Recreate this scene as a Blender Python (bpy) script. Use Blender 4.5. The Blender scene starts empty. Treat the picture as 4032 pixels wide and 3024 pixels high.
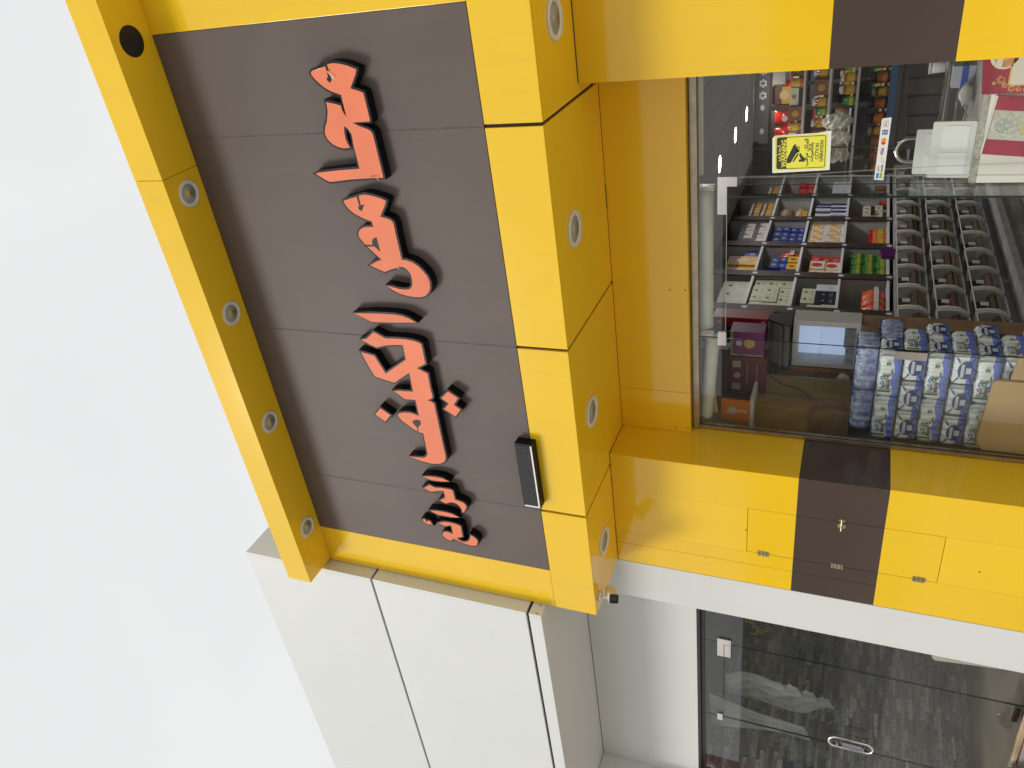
import bpy, bmesh, math, random
from mathutils import Vector, Matrix
R = math.radians
random.seed(7)
scn = bpy.context.scene
COL = scn.collection

# ------------------------------------------------------------------ camera
# The phone was held sideways: world "up" points to the left of the picture.
EYE = Vector((0.0, -4.3, 1.56))
YAW, PITCH, ROLL = R(-33.927), R(22.480), R(5.592)
fw = Vector((math.sin(YAW)*math.cos(PITCH), math.cos(YAW)*math.cos(PITCH), math.sin(PITCH)))
rt = Vector((math.cos(YAW), -math.sin(YAW), 0.0))
up = rt.cross(fw)
rt2 = math.cos(ROLL)*rt + math.sin(ROLL)*up
up2 = -math.sin(ROLL)*rt + math.cos(ROLL)*up
cx, cy, cz = -up2, rt2, -fw
cam_data = bpy.data.cameras.new('camera')
cam_data.sensor_width = 36.0
cam_data.lens = 3082.9/4032*36.0
cam_data.clip_start = 0.05
cam_data.clip_end = 2000
cam = bpy.data.objects.new('camera', cam_data)
COL.objects.link(cam)
cam.matrix_world = Matrix(((cx.x, cy.x, cz.x, EYE.x), (cx.y, cy.y, cz.y, EYE.y), (cx.z, cy.z, cz.z, EYE.z), (0, 0, 0, 1)))
scn.camera = cam

# ------------------------------------------------------------------ sky, sun, exposure (pale overcast)
TO_SUN = Vector((-0.54, -0.88, 0.67)).normalized()
world = bpy.data.worlds.new('World')
scn.world = world
world.use_nodes = True
wn, wl = world.node_tree.nodes, world.node_tree.links
for n in list(wn): wn.remove(n)
w_out = wn.new('ShaderNodeOutputWorld')
w_bg = wn.new('ShaderNodeBackground'); w_bg.inputs['Strength'].default_value = 0.1
w_sky = wn.new('ShaderNodeTexSky'); w_sky.sky_type = 'NISHITA'; w_sky.sun_disc = False
w_sky.sun_elevation = math.asin(TO_SUN.z)
w_sky.sun_rotation = math.atan2(TO_SUN.x, TO_SUN.y)
w_sky.dust_density = 6.0; w_sky.air_density = 1.5
w_bw = wn.new('ShaderNodeRGBToBW')
w_co = wn.new('ShaderNodeTexCoord')
w_no = wn.new('ShaderNodeTexNoise'); w_no.inputs['Scale'].default_value = 2.2; w_no.inputs['Detail'].default_value = 5
w_rp = wn.new('ShaderNodeValToRGB')
w_rp.color_ramp.elements[0].position = 0.3; w_rp.color_ramp.elements[0].color = (7.65, 7.78, 7.84, 1)
w_rp.color_ramp.elements[1].position = 0.72; w_rp.color_ramp.elements[1].color = (8.42, 8.5, 8.54, 1)
w_mx = wn.new('ShaderNodeMix'); w_mx.data_type = 'RGBA'; w_mx.inputs[0].default_value = 0.93
wl.new(w_co.outputs['Generated'], w_no.inputs['Vector'])
wl.new(w_no.outputs['Fac'], w_rp.inputs['Fac'])
wl.new(w_sky.outputs['Color'], w_bw.inputs['Color'])
wl.new(w_bw.outputs['Val'], w_mx.inputs[6])
wl.new(w_rp.outputs['Color'], w_mx.inputs[7])
wl.new(w_mx.outputs[2], w_bg.inputs['Color'])
wl.new(w_bg.outputs['Background'], w_out.inputs['Surface'])

sun_d = bpy.data.lights.new('sun', 'SUN')
sun_d.energy = 1.42; sun_d.angle = R(16); sun_d.color = (1.0, 0.965, 0.91)
sun = bpy.data.objects.new('sun', sun_d); COL.objects.link(sun)
sun.rotation_euler = TO_SUN.to_track_quat('Z', 'Y').to_euler()
sun.location = (-6, -12, 14)

scn.view_settings.view_transform = 'Standard'
scn.view_settings.look = 'None'
scn.view_settings.gamma = 1.0
scn.view_settings.exposure = 0.12
scn.view_settings.use_curve_mapping = False
scn.cycles.use_denoising = True
scn.cycles.max_bounces = 10
scn.cycles.transparent_max_bounces = 24
scn.cycles.sample_clamp_indirect = 4.0
scn.cycles.caustics_reflective = False
scn.cycles.caustics_refractive = False

# ------------------------------------------------------------------ materials
MATS = {}
def mat(name, col, rough=0.5, metal=0.0, spec=0.5, var=0.0, vscale=3.0, bump=0.0, bscale=40.0, emit=None, estr=0.0, coat=0.0, dirt=None, dscale=1.5, damt=0.5, alpha=None, rvar=0.0, streak=0.0):
    """Principled material; var = colour variation by noise, dirt = stain colour in soft patches."""
    if name in MATS: return MATS[name]
    m = bpy.data.materials.new(name); m.use_nodes = True
    nt = m.node_tree; b = nt.nodes['Principled BSDF']
    b.inputs['Base Color'].default_value = (*col, 1)
    b.inputs['Roughness'].default_value = rough
    b.inputs['Metallic'].default_value = metal
    b.inputs['Specular IOR Level'].default_value = spec
    b.inputs['Coat Weight'].default_value = coat
    if alpha is not None: b.inputs['Alpha'].default_value = alpha
    tc = nt.nodes.new('ShaderNodeTexCoord')
    last = None
    if var:
        n = nt.nodes.new('ShaderNodeTexNoise'); n.inputs['Scale'].default_value = vscale; n.inputs['Detail'].default_value = 6
        nt.links.new(tc.outputs['Object'], n.inputs['Vector'])
        r = nt.nodes.new('ShaderNodeValToRGB')
        r.color_ramp.elements[0].position = 0.32; r.color_ramp.elements[1].position = 0.68
        r.color_ramp.elements[0].color = (*[max(0, c*(1-var)) for c in col], 1)
        r.color_ramp.elements[1].color = (*[min(1, c*(1+var)) for c in col], 1)
        nt.links.new(n.outputs['Fac'], r.inputs['Fac']); last = r.outputs['Color']
    if dirt:
        n = nt.nodes.new('ShaderNodeTexNoise'); n.inputs['Scale'].default_value = dscale; n.inputs['Detail'].default_value = 8; n.inputs['Roughness'].default_value = 0.7
        nt.links.new(tc.outputs['Object'], n.inputs['Vector'])
        r = nt.nodes.new('ShaderNodeValToRGB')
        r.color_ramp.elements[0].position = 0.60; r.color_ramp.elements[1].position = 0.78
        r.color_ramp.elements[0].color = (0, 0, 0, 1); r.color_ramp.elements[1].color = (damt, damt, damt, 1)
        nt.links.new(n.outputs['Fac'], r.inputs['Fac'])
        mx = nt.nodes.new('ShaderNodeMix'); mx.data_type = 'RGBA'
        nt.links.new(r.outputs['Color'], mx.inputs[0])
        if last: nt.links.new(last, mx.inputs[6])
        else: mx.inputs[6].default_value = (*col, 1)
        mx.inputs[7].default_value = (*dirt, 1)
        last = mx.outputs[2]
    if streak:      # faint rain streaks and dust, long in Z
        mp = nt.nodes.new('ShaderNodeMapping'); mp.inputs['Scale'].default_value = (9.0, 9.0, 0.55)
        nt.links.new(tc.outputs['Object'], mp.inputs['Vector'])
        n = nt.nodes.new('ShaderNodeTexNoise'); n.inputs['Scale'].default_value = 1.6; n.inputs['Detail'].default_value = 7; n.inputs['Roughness'].default_value = 0.65
        nt.links.new(mp.outputs['Vector'], n.inputs['Vector'])
        r = nt.nodes.new('ShaderNodeValToRGB'); r.color_ramp.elements[0].position = 0.52; r.color_ramp.elements[1].position = 0.80
        r.color_ramp.elements[0].color = (0, 0, 0, 1); r.color_ramp.elements[1].color = (streak, streak, streak, 1)
        nt.links.new(n.outputs['Fac'], r.inputs['Fac'])
        mx = nt.nodes.new('ShaderNodeMix'); mx.data_type = 'RGBA'; nt.links.new(r.outputs['Color'], mx.inputs[0])
        if last: nt.links.new(last, mx.inputs[6])
        else: mx.inputs[6].default_value = (*col, 1)
        mx.inputs[7].default_value = (0.33, 0.29, 0.23, 1); last = mx.outputs[2]
    if rvar and last:   # sheet to sheet difference
        oi = nt.nodes.new('ShaderNodeObjectInfo'); mr = nt.nodes.new('ShaderNodeMapRange'); mr.inputs[3].default_value = 1-rvar; mr.inputs[4].default_value = 1+rvar
        nt.links.new(oi.outputs['Random'], mr.inputs[0])
        hv = nt.nodes.new('ShaderNodeHueSaturation'); nt.links.new(mr.outputs[0], hv.inputs['Value']); nt.links.new(last, hv.inputs['Color']); last = hv.outputs['Color']
    if last: nt.links.new(last, b.inputs['Base Color'])
    if bump:
        n = nt.nodes.new('ShaderNodeTexNoise'); n.inputs['Scale'].default_value = bscale; n.inputs['Detail'].default_value = 3
        nt.links.new(tc.outputs['Object'], n.inputs['Vector'])
        bp = nt.nodes.new('ShaderNodeBump'); bp.inputs['Strength'].default_value = bump; bp.inputs['Distance'].default_value = 0.01
        nt.links.new(n.outputs['Fac'], bp.inputs['Height']); nt.links.new(bp.outputs['Normal'], b.inputs['Normal'])
    if emit:
        b.inputs['Emission Color'].default_value = (*emit, 1); b.inputs['Emission Strength'].default_value = estr
    MATS[name] = m
    return m

def glass_mat(name, tint=(0.93, 0.97, 0.95), rough=0.0, haze=0.0, ior=1.62):
    """Clear float glass: transparent with Fresnel reflection, a little dusty haze."""
    if name in MATS: return MATS[name]
    m = bpy.data.materials.new(name); m.use_nodes = True
    nt = m.node_tree; nt.nodes.remove(nt.nodes['Principled BSDF'])
    out = nt.nodes['Material Output']
    tr = nt.nodes.new('ShaderNodeBsdfTransparent'); tr.inputs['Color'].default_value = (*tint, 1)
    gl = nt.nodes.new('ShaderNodeBsdfGlossy'); gl.inputs['Roughness'].default_value = rough
    gl.inputs['Color'].default_value = (1, 1, 1, 1)
    fr = nt.nodes.new('ShaderNodeFresnel'); fr.inputs['IOR'].default_value = ior
    mx = nt.nodes.new('ShaderNodeMixShader')
    geo = nt.nodes.new('ShaderNodeNewGeometry'); inv = nt.nodes.new('ShaderNodeMath'); inv.operation = 'SUBTRACT'; inv.inputs[0].default_value = 1.0
    mu = nt.nodes.new('ShaderNodeMath'); mu.operation = 'MULTIPLY'   # reflect once, at the outer face of the sheet
    nt.links.new(geo.outputs['Backfacing'], inv.inputs[1]); nt.links.new(fr.outputs['Fac'], mu.inputs[0]); nt.links.new(inv.outputs[0], mu.inputs[1])
    nt.links.new(mu.outputs[0], mx.inputs[0]); nt.links.new(tr.outputs[0], mx.inputs[1]); nt.links.new(gl.outputs[0], mx.inputs[2])
    last = mx.outputs[0]
    if haze:
        df = nt.nodes.new('ShaderNodeBsdfDiffuse'); df.inputs['Color'].default_value = (0.8, 0.8, 0.78, 1)
        mh = nt.nodes.new('ShaderNodeMixShader')
        tc = nt.nodes.new('ShaderNodeTexCoord'); n = nt.nodes.new('ShaderNodeTexNoise'); n.inputs['Scale'].default_value = 3; n.inputs['Detail'].default_value = 8
        ma = nt.nodes.new('ShaderNodeMath'); ma.operation = 'MULTIPLY'; ma.inputs[1].default_value = haze*2
        nt.links.new(tc.outputs['Object'], n.inputs['Vector']); nt.links.new(n.outputs['Fac'], ma.inputs[0]); nt.links.new(ma.outputs[0], mh.inputs[0])
        nt.links.new(last, mh.inputs[1]); nt.links.new(df.outputs[0], mh.inputs[2]); last = mh.outputs[0]
    nt.links.new(last, out.inputs['Surface'])
    MATS[name] = m
    return m

YEL = mat('yellow_panel', (0.89, 0.568, 0.018), 0.10, spec=0.48, rvar=0.03, streak=0.08, var=0.025, vscale=1.2, bump=0.012, bscale=2.5, dirt=(0.45, 0.27, 0.05), dscale=2.3, damt=0.10)
BRN = mat('brown_panel', (0.074, 0.052, 0.044), 0.16, spec=0.5, var=0.05, vscale=1.5, bump=0.012, bscale=3)
SGN = mat('sign_panel_brown', (0.128, 0.098, 0.087), 0.5, spec=0.22, rvar=0.04, streak=0.05, var=0.05, vscale=1.5, bump=0.015, bscale=2.0)
WHT = mat('white_panel', (0.705, 0.718, 0.71), 0.42, spec=0.35, rvar=0.02, streak=0.045, var=0.025, vscale=0.7, bump=0.015, bscale=1.8, dirt=(0.50, 0.49, 0.46), dscale=3.2, damt=0.26)
RED = mat('red_panel', (0.75, 0.06, 0.03), 0.25, var=0.05)
GAP = mat('joint_sealant', (0.045, 0.034, 0.03), 0.8, var=0.2, vscale=20)
STEEL = mat('polished_steel', (0.72, 0.66, 0.62), 0.16, metal=1.0, var=0.05, vscale=8)
CHROME = mat('chrome', (0.82, 0.80, 0.78), 0.07, metal=1.0)
BRUSH = mat('brushed_frame', (0.42, 0.35, 0.25), 0.35, metal=0.9, var=0.15, vscale=12)
BRONZE = mat('dark_bronze_frame', (0.03, 0.027, 0.025), 0.35, metal=0.3)
GLASS = glass_mat('clear_glass', (0.975, 0.985, 0.98), haze=0.004)
GLASS2 = glass_mat('dusty_glass', (0.95, 0.97, 0.96), haze=0.014)
EDGE = mat('glass_edge', (0.01, 0.025, 0.02), 0.2)
BLACK = mat('black_side', (0.006, 0.0065, 0.009), 0.45, spec=0.2, bump=0.1, bscale=30)
BLK2 = mat('black_matte', (0.01, 0.01, 0.011), 0.6)
SALMON = mat('salmon_acrylic', (0.82, 0.225, 0.112), 0.5, spec=0.2, var=0.06, vscale=3.5, rvar=0.03)
WPL = mat('white_plastic', (0.75, 0.74, 0.70), 0.35)
LAMPGREY = mat('lamp_grey', (0.72, 0.71, 0.68), 0.38, var=0.06, vscale=10)
LENS = mat('lamp_lens', (0.80, 0.75, 0.60), 0.22, bump=0.2, bscale=160)
LED = mat('led_chip', (0.75, 0.55, 0.06), 0.5)
WOODB = mat('carved_brown_wood', (0.035, 0.021, 0.017), 0.5, var=0.35, vscale=30, bump=0.3, bscale=60)
SHELF = mat('shelf_white', (0.55, 0.56, 0.57), 0.5, var=0.03)
SEAL = mat('grey_sealant', (0.10, 0.088, 0.08), 0.7, var=0.3, vscale=25)
SHBACK = mat('shelf_grey_back', (0.42, 0.415, 0.40), 0.7, var=0.05)
CARD = mat('cardboard', (0.42, 0.29, 0.14), 0.8, var=0.06, vscale=5, bump=0.15, bscale=25)

# ------------------------------------------------------------------ helpers
class MB:
    def __init__(s): s.v = []; s.f = []; s.m = []
    def add(s, verts, faces, mi=0):
        b = len(s.v); s.v += [tuple(v) for v in verts]
        for f in faces: s.f.append([b+i for i in f]); s.m.append(mi)
        return s
    def box(s, x0, x1, y0, y1, z0, z1, mi=0):
        x0, x1 = min(x0, x1), max(x0, x1); y0, y1 = min(y0, y1), max(y0, y1); z0, z1 = min(z0, z1), max(z0, z1)
        return s.add([(x0,y0,z0),(x1,y0,z0),(x1,y1,z0),(x0,y1,z0),(x0,y0,z1),(x1,y0,z1),(x1,y1,z1),(x0,y1,z1)],
                     [(0,3,2,1),(4,5,6,7),(0,1,5,4),(1,2,6,5),(2,3,7,6),(3,0,4,7)], mi)
    def tube(s, pts, r, n=10, mi=0, closed=False):
        pts = [Vector(p) for p in pts]; L = len(pts); rings = []
        rr = r if isinstance(r, (list, tuple)) else [r]*L
        prev = None
        for i, p in enumerate(pts):
            if closed: t = (pts[(i+1) % L]-pts[i-1])
            else: t = pts[min(i+1, L-1)]-pts[max(i-1, 0)]
            t.normalize()
            if prev is None:
                a = Vector((0, 0, 1)) if abs(t.z) < 0.9 else Vector((1, 0, 0))
                u = t.cross(a).normalized()
            else:
                u = (prev-t*prev.dot(t)).normalized()
            prev = u; w = t.cross(u)
            rings.append([p+(u*math.cos(2*math.pi*k/n)+w*math.sin(2*math.pi*k/n))*rr[i] for k in range(n)])
        b = [v for ring in rings for v in ring]; fs = []
        for i in range(L if closed else L-1):
            j = (i+1) % L
            for k in range(n): fs.append((i*n+k, i*n+(k+1) % n, j*n+(k+1) % n, j*n+k))
        if not closed:
            fs.append(tuple(reversed(range(n)))); fs.append(tuple((L-1)*n+k for k in range(n)))
        return s.add(b, fs, mi)
    def lathe(s, prof, c, axis='Z', n=28, mi=0):
        """prof: (radius, height) pairs revolved about an axis through c."""
        vs = []
        for r, h in prof:
            for k in range(n):
                a = 2*math.pi*k/n; p, q = r*math.cos(a), r*math.sin(a)
                vs.append({'Z': (c[0]+p, c[1]+q, c[2]+h), 'Y': (c[0]+p, c[1]+h, c[2]+q), 'X': (c[0]+h, c[1]+p, c[2]+q)}[axis])
        fs = []
        for i in range(len(prof)-1):
            for k in range(n): fs.append((i*n+k, i*n+(k+1) % n, (i+1)*n+(k+1) % n, (i+1)*n+k))
        if prof[0][0] > 1e-6: fs.append(tuple(range(n)))
        if prof[-1][0] > 1e-6: fs.append(tuple((len(prof)-1)*n+k for k in range(n)))
        return s.add(vs, fs, mi)
    def xz(s, poly, y0, y1=None, mi=0):
        """Polygon given in (x, z), at depth y0 or extruded to y1 (simple, roughly convex)."""
        n = len(poly)
        if y1 is None: return s.add([(x, y0, z) for x, z in poly], [tuple(range(n))], mi)
        vs = [(x, y0, z) for x, z in poly]+[(x, y1, z) for x, z in poly]
        fs = [tuple(range(n)), tuple(reversed(range(n, 2*n)))]
        for i in range(n): fs.append((i, (i+1) % n, n+(i+1) % n, n+i))
        return s.add(vs, fs, mi)
    def mesh(s, name, mats, smooth=False):
        me = bpy.data.meshes.new(name); me.from_pydata(s.v, [], s.f); 
        for m in (mats if isinstance(mats, (list, tuple)) else [mats]): me.materials.append(m)
        if len(me.materials) > 1: me.polygons.foreach_set('material_index', s.m)
        bm = bmesh.new(); bm.from_mesh(me); bmesh.ops.recalc_face_normals(bm, faces=bm.faces); bm.to_mesh(me); bm.free()
        if smooth: me.polygons.foreach_set('use_smooth', [True]*len(me.polygons))
        me.update(); return me

def wloc(o):
    p = Vector((0, 0, 0))
    while o is not None: p += o.location; o = o.parent
    return p
def tag(o, label=None, cat=None, group=None, kind=None):
    if label: o['label'] = label
    if cat: o['category'] = cat
    if group: o['group'] = group
    if kind: o['kind'] = kind
    return o
def thing(name, label, cat, loc=(0, 0, 0), group=None, rz=0.0):
    o = bpy.data.objects.new(name, None); o.empty_display_size = 0.1; COL.objects.link(o)
    o.location = loc; o.rotation_euler = (0, 0, rz)
    return tag(o, label, cat, group)
def link(name, me, parent=None, loc=(0, 0, 0)):
    o = bpy.data.objects.new(name, me); COL.objects.link(o); o.location = loc
    if parent is not None: o.parent = parent
    return o
def obj(name, mb, mats, parent=None, smooth=False, local=False, bev=0.0):
    """Mesh object; its coordinates are world ones unless local, and get shifted under the parent."""
    me = mb.mesh(name, mats, smooth)
    if bev or name.endswith('_panel') or name in ('top_beam', 'pillar', 'side_strip'):
        bm = bmesh.new(); bm.from_mesh(me); bmesh.ops.bevel(bm, geom=bm.edges[:], offset=bev or 0.0022, segments=2, affect='EDGES', profile=0.6); bm.to_mesh(me); bm.free()
    if parent is not None and not local:
        me.transform(Matrix.Translation(-wloc(parent)))
    return link(name, me, parent)
def solo(name, mb, mats, label, cat, group=None, smooth=False, kind=None):
    """A thing that is one mesh; its origin is moved to its base."""
    c = [min(v[0] for v in mb.v), min(v[1] for v in mb.v), min(v[2] for v in mb.v)]
    d = [max(v[0] for v in mb.v), max(v[1] for v in mb.v)]
    o0 = Vector(((c[0]+d[0])/2, (c[1]+d[1])/2, c[2]))
    me = mb.mesh(name, mats, smooth); me.transform(Matrix.Translation(-o0))
    o = link(name, me, None, o0)
    return tag(o, label, cat, group, kind)
def struct(name, mb, mats):
    o = obj(name, mb, mats); o['kind'] = 'structure'; return o
def bx(*a): return MB().box(*a)
def copy_tree(o, parent=None):
    c = o.copy(); COL.objects.link(c); c.parent = parent
    for ch in list(o.children): copy_tree(ch, c)
    return c

def text_mesh(s, size, align='CENTER', bold=0.0, extrude=0.0):
    cu = bpy.data.curves.new('lettering', 'FONT'); cu.body = s; cu.size = size; cu.align_x = align; cu.align_y = 'CENTER'; cu.offset = bold; cu.extrude = extrude
    cu.resolution_u = 3
    o = bpy.data.objects.new('lettering', cu); COL.objects.link(o)
    dg = bpy.context.evaluated_depsgraph_get()
    me = bpy.data.meshes.new_from_object(o.evaluated_get(dg)); bpy.data.objects.remove(o); bpy.data.curves.remove(cu)
    return me
def text_part(s, size, m, parent, pos, face='-Y', bold=0.0, align='CENTER', tilt=0.0, name='lettering', sx=1.0):
    """Flat lettering on a face; pos is given in the parent's own space."""
    me = text_mesh(s, size, align, bold)
    mm = Matrix.Scale(sx, 4, (1, 0, 0)) @ Matrix.Identity(4)
    mm = Matrix.Rotation(tilt, 4, 'Z') @ mm
    mm = Matrix.Rotation(R(90), 4, 'X') @ mm
    if face == '+X': mm = Matrix.Rotation(R(90), 4, 'Z') @ mm
    me.transform(mm); me.materials.clear(); me.materials.append(m)
    return link(name, me, parent, pos)
def curve_mesh(name, polys, m, extrude=0.0, offset=0.0):
    """Filled outline (x, z), even holes, extruded both ways by 'extrude' and grown by 'offset'."""
    cu = bpy.data.curves.new(name, 'CURVE'); cu.dimensions = '2D'; cu.fill_mode = 'BOTH'; cu.extrude = extrude; cu.offset = offset
    for poly in polys:
        sp = cu.splines.new('POLY'); sp.points.add(len(poly)-1); sp.use_cyclic_u = True
        for p, (x, z) in zip(sp.points, poly): p.co = (x, z, 0, 1)
    o = bpy.data.objects.new(name, cu); COL.objects.link(o)
    dg = bpy.context.evaluated_depsgraph_get()
    me = bpy.data.meshes.new_from_object(o.evaluated_get(dg)); bpy.data.objects.remove(o); bpy.data.curves.remove(cu)
    me.transform(Matrix.Rotation(R(90), 4, 'X'))
    me.materials.clear(); me.materials.append(m); me.name = name
    return me
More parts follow.
